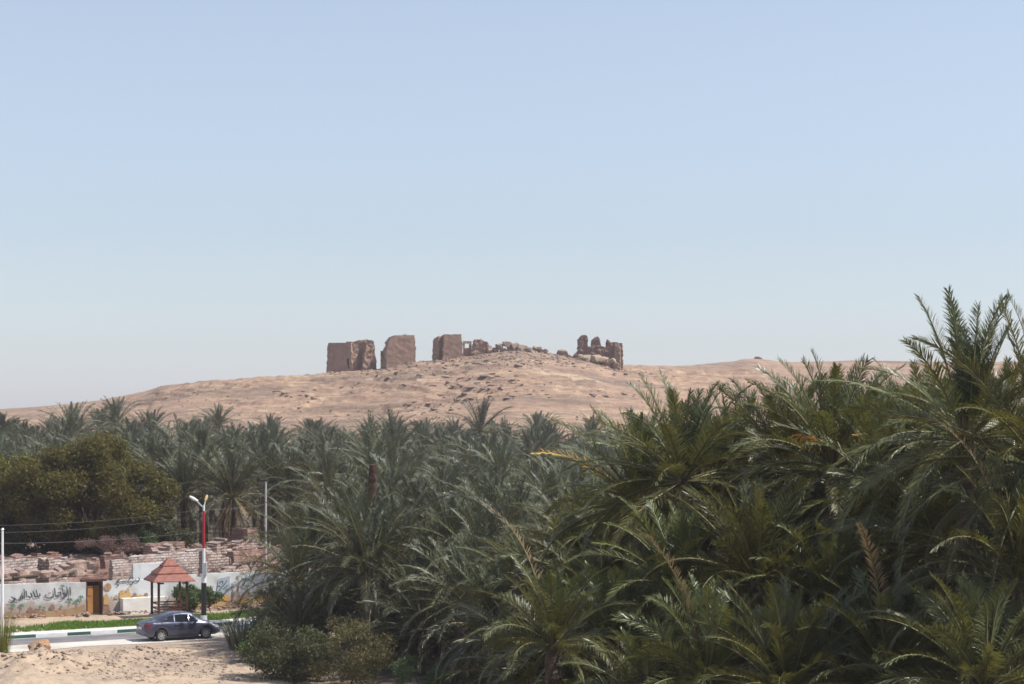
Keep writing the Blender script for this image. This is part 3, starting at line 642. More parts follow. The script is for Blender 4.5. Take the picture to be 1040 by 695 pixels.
oc.poly([Z2(*q) for q in ((475, 440), (482, 355), (500, 345), (538, 345), (545, 380), (558, 372), (565, 320), (592, 318), (600, 372), (612, 380), (615, 437))])
oc.poly([Z2(*q) for q in ((690, 436), (700, 402), (730, 392), (755, 402), (765, 434))])
oc.poly([Z2(*q) for q in ((290, 515), (296, 420), (310, 385), (332, 385), (350, 420), (358, 512))])
oc.poly([Z3(*q) for q in ((-60, 455), (-60, 410), (-30, 400), (10, 430), (60, 440), (130, 390), (190, 385), (230, 345), (330, 330), (335, 455))])
oc.poly([Z3(*q) for q in ((342, 460), (385, 400), (425, 355), (470, 385), (500, 345), (540, 380), (600, 375), (680, 345), (800, 325), (800, 395), (640, 420), (480, 450))])
oc.build('painted_houses', M['p_ochre'], wr_)
br_ = Paint(PR, .024)
br_.poly([Z2(*q) for q in ((625, 438), (632, 392), (655, 376), (680, 385), (688, 437))]); br_.poly([Z2(*q) for q in ((765, 434), (770, 384), (800, 372), (812, 385), (815, 432))])
br_.poly([Z3(*q) for q in ((580, 370), (590, 310), (610, 278), (640, 300), (655, 366))])
br_.poly([Z2(*q) for q in ((275, 620), (290, 525), (358, 522), (372, 620))])
br_.stroke([Z3(*q) for q in ((428, 355), (412, 290), (425, 230), (450, 195))], .09, taper=False); br_.stroke([Z3(*q) for q in ((520, 350), (522, 270))], .07, taper=False)
br_.stroke([Z3(*q) for q in ((360, 400), (362, 290))], .08, taper=False)
br_.build('painted_shapes', M['p_brown'], wr_)
g2 = Paint(PR, .026); t2 = Paint(PR, .019)
for x, y, s in ((470, 190, 3.4), (505, 255, 2.6), (352, 265, 2.4), (775, 270, 2.4), (692, 320, 2.0)): ppalm(g2, t2, *Z3(x, y), s * 1.2)
g2.build('painted_palms', M['p_green'], wr_); t2.build('painted_trunks', M['p_brown'], wr_)
# medallion
md = Paint(PR, .021); u_, z_ = PR.uv(*Z2(342, 305)); md.mb.add([(u_ + .24 * math.cos(a * .5236), -.021, z_ + .24 * math.sin(a * .5236)) for a in range(12)], [tuple(range(12))]); md.build('painted_medallion', M['p_rust'], wr_)
# doorway between the two walls
dw = thing('doorway', (PG.a.x, PG.a.y, 0), 'brown doorway with orange door leaf between the two painted walls', 'doorway', PG.rz)
m_ = MB(); m_.box((.05, .25, 1.05), (.1, .3, 2.1)); m_.box((PG.L - .05, .25, 1.05), (.1, .3, 2.1)); m_.box((PG.L / 2, .25, 2.17), (PG.L + .5, .34, .14)); m_.build('door_frame', M['wood'], dw)
m_ = MB(); m_.box((.32, .3, .95), (.42, .05, 1.7)); m_.box((.32, .27, 1.45), (.3, .03, .5)); m_.box((.32, .27, .55), (.3, .03, .8)); m_.build('door', M['door'], dw, bevel=.008)
m_ = MB(); m_.box((.82, .45, .95), (.5, .05, 1.75)); m_.build('door_panel', mottled('dull brown boards', (.17, .08, .025), (.24, .12, .04), 4, .8, (1, 1, .3), .2, .01), dw)
m_ = MB(); m_.box((PG.L / 2, .48, 1.95), (PG.L - .22, .04, .3)); m_.build('door_head_shade', M['dark'], dw)  # near-black board standing in for the shade above the door leaves
# low white bench wall and the taller white panel behind
cb = PR.a + PR.t * .85 + PR.n * .3; lw = thing('bench_wall', (cb.x, cb.y, 0), 'low bright white bench wall in front of the painted houses', 'wall', PR.rz)
o = cell_wall('wall', M['plaster_white'], 3.0, rough_top(pl((0, .98), (1, .98)), .03, 44, 6), .55, .25, .01, (), 41, lw, jit=.05, z0=-.2); o.location = (1.75, 0, 0)
cb = PR.a + PR.t * 2.6 - PR.n * .9; wp_ = thing('white_wall', (cb.x, cb.y, 0), 'plain white wall panel rising behind the gazebo roof', 'wall', PR.rz)
o = cell_wall('wall', M['plaster'], 2.9, rough_top(pl((0, 3.1), (1, 3.1)), .03, 45, 6), .25, .25, .01, (), 42, wp_, jit=.05, z0=-.2); o.location = (1.1, 0, 0)

# crumbling compound behind the painted wall
def comp_wall(px0, px1, d0, d1, pytop, mat, thick, label, seed, prof=None, holes=(), amp=.09, rt=.35, cell=.22, name='crumbling_wall'):
    a = Vector(((px0 - PX0) * d0 / F, d0)); b = Vector(((px1 - PX0) * d1 / F, d1)); L = (b - a).length
    z = H - (pytop - PY0) * (d0 + d1) / 2 / F; m = (a + b) / 2
    o = cell_wall(name, mat, L, rough_top(prof and (lambda u, z=z: z * prof(u)) or pl((0, z), (1, z)), rt, seed, 6), thick, cell, amp, holes, seed, None, .35, -.2)
    o.location = (m.x, m.y, 0); o.rotation_euler[2] = math.atan2((b - a).y, (b - a).x); return tag(o, label, 'wall')
comp_wall(-12, 41, 124, 127.5, 569, M['palecourse'], .5, 'pale crumbling stone wall at the left edge, above the Arabic lettering', 101, holes=[(.55, .67, 1.9, 2.6)])
comp_wall(38, 52, 127.5, 127.0, 568, M['stonecourse'], .5, 'short plastered wall stub left of the broken dark opening', 102)
comp_wall(52, 66, 127.6, 128.4, 567, M['palecourse'], .5, 'pale coursed stone pier above the end of the lettering', 103)
comp_wall(64, 126, 129, 134, 566, M['redcourse'], .5, 'dark reddish brick wall with gaps, above the doorway', 104, holes=[(.2, .32, 2.6, 3.6), (.55, .62, 2.2, 3.0)], rt=.5)
comp_wall(112, 214, 131, 137, 563, M['palecourse'], .5, 'long whitish stone wall behind the gazebo roof', 105, prof=pl((0, .93), (.2, 1.0), (1, 1.03)), holes=[(.68, .73, 3.0, 3.5)], rt=.25)
comp_wall(204, 232, 134.5, 136.5, 561, M['stonecourse'], .5, 'stone wall just right of the striped lamp post, sloping at its end', 106, prof=pl((0, 1), (.6, .99), (1, .85)))
comp_wall(222, 262, 134, 137, 574, M['stonecourse'], .5, 'low broken stone wall above the painted palm tree', 107, prof=pl((0, .8), (.2, 1), (.8, 1.02), (1, .9)))
comp_wall(234, 300, 137, 142, 556, M['redcourse'], .6, 'brick wall running behind the dark palms, right of the lamp post', 108, rt=.3)
comp_wall(148, 185, 142, 145, 550.5, M['redcourse'], .6, 'dark brick block standing under the leaning palm trunks', 109, rt=.12)
comp_wall(243, 254, 147, 148, 537, M['redcourse'], 1.6, 'small brown brick tower stump among the palms', 110, rt=.06)
comp_wall(284, 334, 150, 154, 533.5, M['rubble'], .7, 'pinkish wall end showing between the palms right of the grey pole', 111, rt=.15)
comp_wall(-14, 60, 132, 137, 565, M['redcourse'], .6, 'brown rear wall at the left edge under the olive tree', 112, rt=.35)
comp_wall(150, 262, 141, 147, 553, M['stonecourse'], 1.2, 'long ridge of brown rubble wall below the palm trunks', 113, rt=.6, amp=.25)
# fallen roof beams and flat roof edges over the left wall
rf = thing('collapsed_roof', (0, 0, 0), 'collapsed mud roof edge sagging over the painted wall at left', 'roof')
m_ = MB()
rs_ = random.Random(3)
for k in range(26):
    u0 = rs_.uniform(-.3, 5.6); q = PL.a + PL.t * u0 - PL.n * rs_.uniform(.6, 2.6); z = 2.28 + .1 * rs_.random() + u0 * .06; L = rs_.uniform(.8, 2.2); t_ = PL.t * L
    m_.tube([(q.x, q.y, z), (q.x + t_.x, q.y + t_.y, z + rs_.uniform(-.1, .16))], rs_.uniform(.05, .1), 6)
m_.build('beams', M['trunk'], rf)
o = cell_wall('mud_edge', M['rubble'], 6.6, rough_top(pl((0, .35), (.3, .55), (.6, .4), (.8, .75), (1, .7)), .18, 51), 2.0, .16, .12, (), 52, rf, z0=.0); q = PL.a + PL.t * 3.4 - PL.n * 1.7; o.location = (q.x, q.y, 2.38); o.rotation_euler = (0, R(-3), PL.rz)
sp = []
for _ in range(900):
    px = random.uniform(-5, 275); d = 124.5 + max(0, px - 60) * .045 + random.random() ** 1.3 * 16; x = (px - PX0) * d / F
    sp.append((x, d, max(0, (d - 127 - (x + 30) * .35) * .16) + .5 * random.random() ** 2, random.choice((.06, .08, .1, .12, .16, .22))))
scatter_rocks('rubble', sp, M['rubble'], 'heaps of broken brick and stone inside the roofless compound', 'rubble', 14)
sp = []
for _ in range(420):
    u0 = random.uniform(.2, 15); pn = PL if random.random() < .3 else PR; u0 = min(u0, pn.L); q = pn.a + pn.t * u0 + pn.n * random.uniform(.05, 1.0)
    sp.append((q.x, q.y, .1 + .1 * random.random(), random.choice((.05, .07, .1, .14))))
scatter_rocks('wall_foot_rubble', sp, M['rubble'], 'pinkish stones lying along the foot of the painted wall', 'rubble', 15)
# earth rising inside the compound
def bank(x, y): return np.clip((y - 127 - (x + 30) * .35) * .16, -.3, 2.6) * sstep(-3, -9, x) + .35 * fbm(x * .5, y * .5, 5, 4) - .35
sheet('earth_bank', np.arange(-46, -2, .5), np.arange(121.5, 160, .5), lambda x, y: np.where(near_of_kerb(x, y) < -6.6, bank(x, y), -.5), M['rubble'], 'brown earth and debris rising behind the painted wall', 'terrain')

# ------------------------------------------------------------------ palms
def crown(name, seed, n, L, N, ll, lw, mats, e_top=86, e_bot=-30, droop=(20, 60), seg=10, up=0, e_mid=58, pw=1.35):
    rg = np.random.default_rng(seed); V = []; T = []; MI = []; RN = []; base = 0
    for i in range(n):
        f = (i + .5) / n; e0 = R(e_top + (e_bot - e_top) * f ** pw + rg.normal(0, 6)); az = i * 2.39996 + rg.normal(0, .18)
        if up: e0 = R(rg.normal(84, 3.5)) if i < up else R(e_mid + (e_bot - e_mid) * ((i - up) / (n - up)) ** pw + rg.normal(0, 6))
        Lf = L * (.62 + .38 * min(1, f * 3)) * rg.uniform(.86, 1.1)
        dr = R(droop[0] + (droop[1] - droop[0]) * min(1, f * 1.4)) * rg.uniform(.7, 1.3)
        ns = seg + 1; t = np.linspace(0, 1, ns); el = e0 - dr * (.25 * t + .75 * t ** 2.6); azs = az + rg.normal(0, .16) * t ** 2
        d = np.stack([np.cos(el) * np.cos(azs), np.cos(el) * np.sin(azs), np.sin(el)], 1)
        P = np.concatenate([[np.zeros(3)], np.cumsum((d[1:] + d[:-1]) * .5 * Lf / seg, 0)]) + np.array([math.cos(az) * .12, math.sin(az) * .12, .25 * (1 - f) - .1])
        roll = rg.normal(0, .4)
        # midrib as a thin three-sided tube
        side = np.stack([-np.sin(azs), np.cos(azs), 0 * azs], 1); nor = np.cross(d, side)
        nor /= np.linalg.norm(nor, axis=1)[:, None]
        s2 = side * math.cos(roll) + nor * math.sin(roll); n2 = nor * math.cos(roll) - side * math.sin(roll)
        n2 *= np.where(n2[:, 2:3].mean() < 0 and abs(e0) < 1.2, -1, 1)
        rad = (.042 * (1 - t) + .008) * max(1, lw / .045) ** .5
        ring = np.concatenate([P + n2 * rad[:, None], P + (s2 * .87 - n2 * .5) * rad[:, None], P - (s2 * .87 + n2 * .5) * rad[:, None]])
        V.append(ring); RN.append(np.full(len(ring), f))
        j = np.arange(seg)
        for k in range(3):
            a, b = k * ns + j, ((k + 1) % 3) * ns + j
            T.append(np.concatenate([np.stack([a, b, b + 1], 1), np.stack([a, b + 1, a + 1], 1)]) + base); MI.append(np.full(2 * seg, 1))
        base += len(ring)
        # leaflets
        tt = np.linspace(.14, .995, N); tt = np.concatenate([tt, tt]) + rg.normal(0, .3 / N, 2 * N); tt = np.clip(tt, .1, 1)
        sg = np.concatenate([np.ones(N), -np.ones(N)])
        ix = np.minimum((tt * seg).astype(int), seg - 1); fr = (tt * seg - ix)[:, None]
        p0 = P[ix] * (1 - fr) + P[ix + 1] * fr; dd = d[ix]; sd_ = s2[ix]; nn = n2[ix]
        prof = np.sin(np.pi * (.16 + .74 * tt)) ** .7 * (1 - .25 * tt)
        l_ = ll * prof * rg.uniform(.82, 1.15, 2 * N)
        ang = R(56) - R(26) * tt + rg.normal(0, .08, 2 * N); vee = R(34) + rg.normal(0, .13) + rg.normal(0, .17, 2 * N)
        ld = dd * np.cos(ang)[:, None] + (sd_ * (sg * np.cos(vee))[:, None] + nn * np.sin(vee)[:, None]) * np.sin(ang)[:, None]
        ld[:, 2] -= (.06 + .34 * f) * rg.uniform(.5, 1.1, 2 * N); ld /= np.linalg.norm(ld, axis=1)[:, None]
        wdv = np.cross(ld, nn + sd_ * (sg * rg.uniform(-.3, .9))[:, None] + rg.normal(0, .2, (2 * N, 3))); wdv /= np.linalg.norm(wdv, axis=1)[:, None]
        w_ = (lw * rg.uniform(.75, 1.2, 2 * N))[:, None] * .5
        mid = p0 + ld * (l_ * .5)[:, None]; tip = p0 + ld * l_[:, None]; tip[:, 2] -= l_ * rg.uniform(.02, .2, 2 * N)
        K = 2 * N
        V.append(np.concatenate([p0 - wdv * w_ * .6, p0 + wdv * w_ * .6, mid - wdv * w_, mid + wdv * w_, tip]))
        fr_ = np.clip(f + rg.normal(0, .12), 0, 1); RN.append(np.clip(np.full(5 * K, fr_) + np.tile(rg.normal(0, .12, K), 5), 0, 1))
        q = np.arange(K) + base
        T.append(np.concatenate([np.stack([q, q + K, q + 3 * K], 1), np.stack([q, q + 3 * K, q + 2 * K], 1), np.stack([q + 2 * K, q + 3 * K, q + 4 * K], 1)])); MI.append(np.zeros(3 * K, int))
        base += 5 * K
    return tri_mesh(name, np.concatenate(V), np.concatenate(T), mats, np.concatenate(MI), np.concatenate(RN))
def single_frond(name, seed, L, N, ll, lw, mats, e, dr): return crown(name, seed, 1, L / .72, N, ll, lw, mats, e, e, (dr, dr))
def trunk_mesh(name, seed, r0, r1, h=1.0, n=12, rings=26, mat=None):
    rg = random.Random(seed); V = []; T = []
    for i in range(rings + 1):
        t = i / rings; r = r0 + (r1 - r0) * t ** .7 + (.12 * r0 if i % 2 else 0) + (.25 * r0 * (1 - t / .08) if t < .08 else 0)
        for k in range(n):
            a = 2 * math.pi * (k + (.5 if i % 2 else 0)) / n; q = r * (1 + .14 * rg.uniform(-1, 1)); V.append((q * math.cos(a), q * math.sin(a), t * h))
    for i in range(rings):
        for k in range(n): T.append((i * n + k, i * n + (k + 1) % n, (i + 1) * n + (k + 1) % n, (i + 1) * n + k))
    V.append((0, 0, h + .05)); top = len(V) - 1
    T = [list(t) for t in T] + [[rings * n + k, rings * n + (k + 1) % n, top] for k in range(n)]
    me = bpy.data.meshes.new(name); me.from_pydata(V, [], T); me.materials.append(mat or M['trunk']); me.update(); return me
def skirt_mesh(name, seed, n, L): return crown(name, seed, n, L, 26, .35, .04, [M['palm_dry'], M['palm_dry']], -38, -82, (10, 25))
def stalks_mesh(name, seed):                         # arching orange fruit stalks
    rg = random.Random(seed); m = MB()
    for k in range(4):
        a = rg.uniform(0, 6.28); L = rg.uniform(.7, 1.1); d = Vector((math.cos(a), math.sin(a), 0))
        b0 = d * .2 + Vector((0, 0, .15)); b1 = d * (.5 * L) + Vector((0, 0, .75 * L)); b2 = d * L + Vector((0, 0, .7 * L))
        m.tube([b0, b1, b2], [.035, .03, .02], 5)
        for j in range(26):
            e = d * rg.uniform(.1, .5) + Vector((rg.uniform(-.28, .28), rg.uniform(-.28, .28), rg.uniform(-.45, .05)))
            m.tube([b2, b2 + e * .6 + Vector((0, 0, .06)), b2 + e], [.014, .012, .008], 3, cap=False)
    o = m.build(name, M['stalk']); me = o.data; bpy.data.objects.remove(o); return me
ml = [M['palm_near'], M['rachis']]; mm = [M['palm_mid'], M['rachis']]; mf = [M['palm_far'], M['rachis']]
NEAR = [crown('crown', 200 + k, 50, 3.45, 70, .66, .025, ml, 88, -22, (18, 74), 14, 6, 76, 1.25) for k in range(6)]
MID = [crown('crown', 300 + k, 44, 3.7, 46, .62, .034, mm, 88, -28, (14, 70), 10, 6, 74, 1.2) for k in range(6)]
fr_ = random.Random(8)
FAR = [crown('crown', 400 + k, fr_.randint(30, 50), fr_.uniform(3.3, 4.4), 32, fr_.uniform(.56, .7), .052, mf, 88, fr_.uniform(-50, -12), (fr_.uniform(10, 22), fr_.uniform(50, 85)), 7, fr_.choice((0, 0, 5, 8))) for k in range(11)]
SKF = [crown('dry_fronds', 590 + k, 14, 2.6, 14, .4, .08, [M['palm_dry'], M['palm_dry']], -38, -82, (10, 25), 6) for k in range(2)]
NUP = [crown('crown', 260 + k, 50, 3.7, 72, .68, .026, ml, 88, -25, (12, 72), 14, 9 + k, 70, 1.2) for k in range(3)]
NTOP = [crown('crown', 280 + k, 48, 4.1, 84, .7, .027, ml, 88, -30, (8, 64), 14, 15, 50, 1.1) for k in range(2)]
SKN = [skirt_mesh('dry_fronds', 500 + k, 14, 2.6) for k in range(2)]
STK = [stalks_mesh('fruit_stalks', 520 + k) for k in range(2)]
TRK = [trunk_mesh('trunk', 540 + k, .3, .22) for k in range(4)]
TRF = trunk_mesh('trunk', 560, .3, .2, n=7, rings=10)
YEL = single_frond('yellow_frond', 12, 2.6, 46, .5, .05, [M['palm_yellow'], M['rachis']], 42, 60)
DRY = single_frond('dry_frond', 13, 3.2, 46, .5, .045, [M['palm_dry'], M['rachis']], 70, 60)
pr = random.Random(77)
PALMS = []
def palm(px, py, d, crowns, label, group, scale=1.0, k=None, trunks=None, skirt=False, stalk=False, yellow=None, dry=None, lean=0.0, zc=None, tilt=.06):
    x = (px - PX0) * d / F; z = H - (py - PY0) * d / F if zc is None else zc
    z = max(z, .35)
    r = thing('date_palm', (x - lean, d, 0), label, 'palm tree', 0, group)
    t = link('trunk', (pr.choice(trunks) if isinstance(trunks, list) else trunks) or TRF, r); t.scale = (1, 1, z + .1); t.rotation_euler = (0, math.atan2(lean, z), pr.uniform(0, 6))
    t.rotation_mode = 'XYZ'
    if lean: t.rotation_euler = (0, math.atan2(lean, z), 0); t.scale = (1, 1, math.hypot(z, lean))
    c_ = link('crown', crowns[k] if k is not None else pr.choice(crowns), r, (lean, 0, z)); s = scale * pr.uniform(.94, 1.06); c_.scale = (s, s, s); c_.rotation_euler = (pr.uniform(-tilt, tilt), pr.uniform(-tilt, tilt), pr.uniform(0, 6.28))
    if skirt: q = link('dry_fronds', pr.choice(SKF if skirt == 2 else SKN), r, (lean, 0, z - .15), pr.uniform(0, 6)); q.scale = (scale,) * 3
    if stalk: q = link('fruit_stalks', pr.choice(STK), r, (lean, -.5, z + .35), pr.uniform(0, 6)); q.scale = (.9,) * 3
    PALMS.append(r)
    if yellow is not None: q = link('yellow_frond', YEL, r, (lean, 0, z), yellow); q.scale = (1.25,) * 3; q['label'] = 'orange yellow frond bent over'
    if dry is not None: q = link('dry_frond', DRY, r, (lean, 0, z), dry); q['label'] = 'straw coloured dry frond'
    return r
GN = 'date palms close to the camera'
near = [
 (982, 446, 43, 1.05, 'tallest palm at right, two upright fronds standing clear against the sky', {}),
 (1056, 474, 41, 1.05, 'date palm cut by the right edge, its fronds reaching into the sky', {}),
 (846, 474, 54, 1.05, 'date palm with orange fruit stalks, its upright fronds reaching the skyline right of centre', dict(stalk=True)),
 (800, 472, 58, 1.0, 'date palm with bushy upright fronds directly left of the orange stalked one', {}),
 (694, 488, 57, 1.05, 'date palm whose feathery fronds cross the foot of the hill left of the knoll', {}),
 (748, 496, 60, 1.0, 'date palm with arching fronds under the small knoll on the skyline', dict(stalk=True)),
 (650, 512, 60, 1.08, 'date palm with one tall narrow frond at the grove edge and a yellow frond', dict(yellow=3.0)),
 (905, 508, 48, 1.05, 'date palm left of the tallest palm, one long frond arching down to the right', {}),
 (955, 560, 44, 1.0, 'glossy date palm below the tallest palm at right', dict(skirt=True)),
 (1034, 590, 40, 1.05, 'date palm low at the right edge with dry brown fronds', dict(skirt=True, dry=3.4)),
 (768, 590, 51, 1.05, 'date palm in the middle of the near thicket, with curled shining fronds', dict(skirt=True)),
 (850, 622, 46, 1.0, 'olive green palm low in the near thicket, left of the dry fronds', dict(skirt=True)),
 (690, 600, 53, 1.0, 'date palm low in the thicket, right of the pale fan-shaped frond', {}),
 (628, 650, 49, .9, 'young yellow green palm at the bottom, centre of the photo', dict(stalk=False)),
 (562, 655, 51, .85, 'young palm at the bottom with a pale fan of leaflets and a dry stalk', dict(dry=3.3)),
 (718, 690, 43, .95, 'palm cut by the bottom edge, right of the young yellow green palm', dict(dry=4.0)),
 (905, 690, 41, 1.0, 'dark palm at the bottom edge with a hanging rust coloured frond', dict(dry=4.6)),
 (1000, 700, 38, 1.0, 'palm in the bottom right corner with glittering leaflets', dict(skirt=True)),
 (800, 705, 41, .95, 'dark palm at the bottom edge below the curled shining fronds', {}),
 (660, 720, 44, .8, 'small palm at the bottom edge under the young yellow green palm', {}),
]
for i, (px, py, d, s, lb, kw) in enumerate(near): palm(px, py, d * (1.24 if d < 50 else 1.14), NTOP if i < 2 else NUP if i < 8 else NEAR, lb, GN, s, i if i < 2 else i % 3 if i < 8 else i % 6, TRK, **kw)
GF = 'date palms filling the thicket behind the near palms'
for px, py, d in [(724, 512, 63), (872, 492, 58), (600, 565, 70), (655, 560, 74), (710, 545, 70), (770, 540, 72), (830, 540, 68), (890, 560, 64), (945, 520, 62), (1000, 520, 58), (1050, 520, 56), (725, 640, 62), (780, 650, 60), (870, 580, 58), (960, 620, 52), (610, 620, 66), (540, 600, 74), (1045, 650, 48), (820, 580, 66), (665, 650, 60), (700, 560, 66), (745, 575, 64), (815, 600, 58), (870, 640, 54), (930, 650, 52), (985, 640, 50), (1040, 680, 48), (590, 690, 58), (640, 600, 64), (580, 600, 70), (760, 690, 52), (850, 690, 52), (950, 700, 50), (1010, 560, 56), (915, 590, 58), (1050, 560, 54), (700, 690, 56), (540, 690, 60), (770, 500, 66), (925, 480, 60), (815, 505, 66), (672, 545, 68), (955, 470, 58), (935, 462, 60), (1016, 468, 52), (880, 472, 64), (1000, 500, 56), (690, 520, 62), (725, 500, 66)]:
    qx, qy = px + pr.uniform(-28, 28), py + pr.uniform(0, 32)
    palm(qx, qy, d * 1.12 + 2.5, NEAR, 'dark date palm packed in the thicket behind the foremost palms at right', GF, .95, None, TRK)
    palm(px, py, d * 1.12, NEAR, 'dark date palm packed in the thicket behind the foremost palms at right', GF, 1.05, None, TRK, skirt=pr.random() < .4)
GM = 'date palms of the clump beside the sand'
for px, py, d in [(300, 588, 104), (322, 566, 108), (345, 612, 106), (385, 618, 103), (368, 560, 101), (378, 575, 99), (348, 552, 109), (372, 580, 98), (402, 558, 106), (432, 590, 99), (458, 552, 108), (490, 575, 97), (522, 548, 104), (548, 585, 90), (582, 555, 97), (455, 640, 96), (508, 640, 80), (424, 535, 117), (305, 560, 116), (600, 590, 82), (562, 530, 111), (470, 610, 92), (530, 620, 84), (420, 615, 97), (385, 535, 118), (500, 530, 116), (305, 642, 102), (330, 634, 104), (360, 632, 105), (395, 636, 103), (420, 642, 99), (445, 652, 97), (285, 638, 106), (480, 655, 93), (400, 655, 97), (620, 545, 104), (650, 560, 92), (575, 610, 78), (430, 640, 94)]:
    low = py > 600
    palm(px, py, d, MID, 'low bushy palm at the shaded foot of the central clump' if low else 'grey green palm of the central clump between the road and the near thicket', GM, .95 if low else 1.08, None, TRF)
# palms standing just behind the compound
GB = 'date palms behind the walled compound'
for px, py, d, s, lb, sk in [(236, 505, 150, 1.3, 'fountain shaped palm behind the brick stump, between lamp post and grey pole', True), (297, 500, 156, 1.2, 'palm with a bare dark trunk right of the grey pole', False), (187, 500, 152, 1.15, 'palm with hanging pale dry fronds beside the olive tree', True), (268, 482, 168, 1.15, 'palm rising directly behind the grey pole', False), (206, 470, 172, 1.15, 'palm above the double lamp arms of the striped post', True), (330, 495, 150, 1.1, 'palm in front of the grove, left of the dead trunk', False)]:
    palm(px, py, d, MID, lb, GB, s, None, TRK, skirt=sk)
# far grove, in jittered rows
GG = 'date palms of the far grove'
cols = [(110, 'behind the olive tree'), (215, 'left of the lamp post column'), (330, 'below the leftmost ruin'), (430, 'below the second ruin'), (520, 'below the third ruin'), (600, 'below the horned ruin'), (2000, 'at the grove end behind the near palms')]
rows = [(175, 'front row grey green palm'), (235, 'mid grove bluish palm'), (400, 'back row palm outlined against the hill')]
special = [(488, 437, 262, 1.22, 'tall round-headed palm standing above the grove against the hill'), (118, 430, 300, 1.25, 'high palm above the olive tree, topping the grove at left'), (222, 432, 305, 1.2, 'high palm topping the grove above the striped lamp post'), (2, 440, 300, 1.2, 'palm at the left edge above the olive tree'), (398, 441, 275, 1.2, 'broad palm topping the grove below the second ruin'), (545, 441, 280, 1.1, 'palm right of the round-headed one, topping the grove'), (603, 444, 285, 1.05, 'small palm topping the grove below the horned ruin')]
placed = []
for px, py, d, s, lb in special:
    palm(px, py, d, FAR, lb, GG, s); placed.append(((px - PX0) * d / F, d))
d = 128.0; count = 0
while d < 332:
    sp_ = 6.0 + (d - 128) * .016
    x0, x1 = -.272 * d - 4, .075 * d + 4; x = x0 + pr.uniform(0, sp_)
    while x < x1:
        xx, dd = x + pr.uniform(-.3, .3) * sp_, d + pr.uniform(-.35, .35) * sp_; x += sp_
        px = PX0 + F * xx / dd
        if px < 335 and dd < 152: continue
        if px < 150 and dd < 160: continue
        if any((xx - a) ** 2 + (dd - b) ** 2 < 16 for a, b in placed): continue
        if pr.random() < .05: continue
        ht = 8.6 + (dd - 130) / 200 * 4.0 + pr.gauss(0, .8) - (.8 if px > 560 else 0); zc = ht - 3.0
        cl = next(n_ for lim, n_ in cols if px < lim); rw = next(n_ for lim, n_ in rows if dd < lim)
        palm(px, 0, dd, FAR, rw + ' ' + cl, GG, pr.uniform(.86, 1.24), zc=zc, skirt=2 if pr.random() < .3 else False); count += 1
    d += sp_ * 1.0
# the palms that hardly show between the nearer ones become one mass
REST = set([20, 26, 27, 28, 29, 30, 31, 32, 33, 34, 35, 36, 37, 38, 39, 40, 41, 42, 44, 46, 48, 56, 57, 60, 62, 63, 66, 68, 72, 86, 87, 88, 90, 91, 92, 96, 98, 100, 102, 104, 106, 110, 112, 116, 153, 154, 174, 179, 182, 183, 187, 193, 194, 202, 203, 210, 211, 212, 213, 220, 221, 224, 228, 231, 232, 240, 242, 243, 250, 251, 254, 260, 261, 263, 268, 271, 272, 282, 284, 285, 293, 294, 297, 304, 305, 312, 313, 315, 316, 323, 325, 326, 327, 328, 330, 333, 337, 338, 340, 348, 349, 352, 353, 354, 356, 358, 359, 360, 365, 367, 369, 370, 377, 378, 379, 380, 382, 389, 390, 391, 393, 395, 396, 397, 402, 407, 408, 409, 412, 413, 414, 415, 417, 418, 419, 421, 425, 426, 427, 429, 439])
def merge_rest():
    bpy.context.view_layer.update(); V = []; T = []; MI = []; RN = []; mats = []; b = 0
    for i in sorted(REST):
        r = PALMS[i]
        for ch in list(r.children):
            me = ch.data; n_ = len(me.vertices); q = np.empty(n_ * 3, np.float32); me.vertices.foreach_get('co', q)
            Mx = np.array(ch.matrix_world); q = q.reshape(-1, 3) @ Mx[:3, :3].T + Mx[:3, 3]
            me.calc_loop_triangles(); k = len(me.loop_triangles); t = np.empty(k * 3, np.int32); me.loop_triangles.foreach_get('vertices', t); mi = np.empty(k, np.int32); me.loop_triangles.foreach_get('material_index', mi)
            remap = []
            for m_ in me.materials:
                if m_ not in mats: mats.append(m_)
                remap.append(mats.index(m_))
            V.append(q); T.append(t.reshape(-1, 3) + b); MI.append(np.array(remap)[mi]); b += n_
            a = me.attributes.get('rnd'); rn = np.full(n_, .5, np.float32)
            if a: a.data.foreach_get('value', rn)
            RN.append(rn); bpy.data.objects.remove(ch)
        bpy.data.objects.remove(r)
    tag(link('palm_grove', tri_mesh('palm_grove', np.concatenate(V), np.concatenate(T), mats, np.concatenate(MI), np.concatenate(RN))), 'rest of the date palm grove, glimpsed only between the nearer palms', 'palm grove', kind='stuff')
merge_rest()
# dead trunk
p = at(371, 510, 104); o = link('dead_trunk', trunk_mesh('dead_trunk', 600, 3.1 / 10, .2, 9.8, 10, 40, M['trunk_red']), None, (p.x, p.y, 0)); o.rotation_euler = (0, R(2.5), 0)
tag(o, 'bare reddish dead palm trunk without a crown, standing in the grove', 'tree trunk')

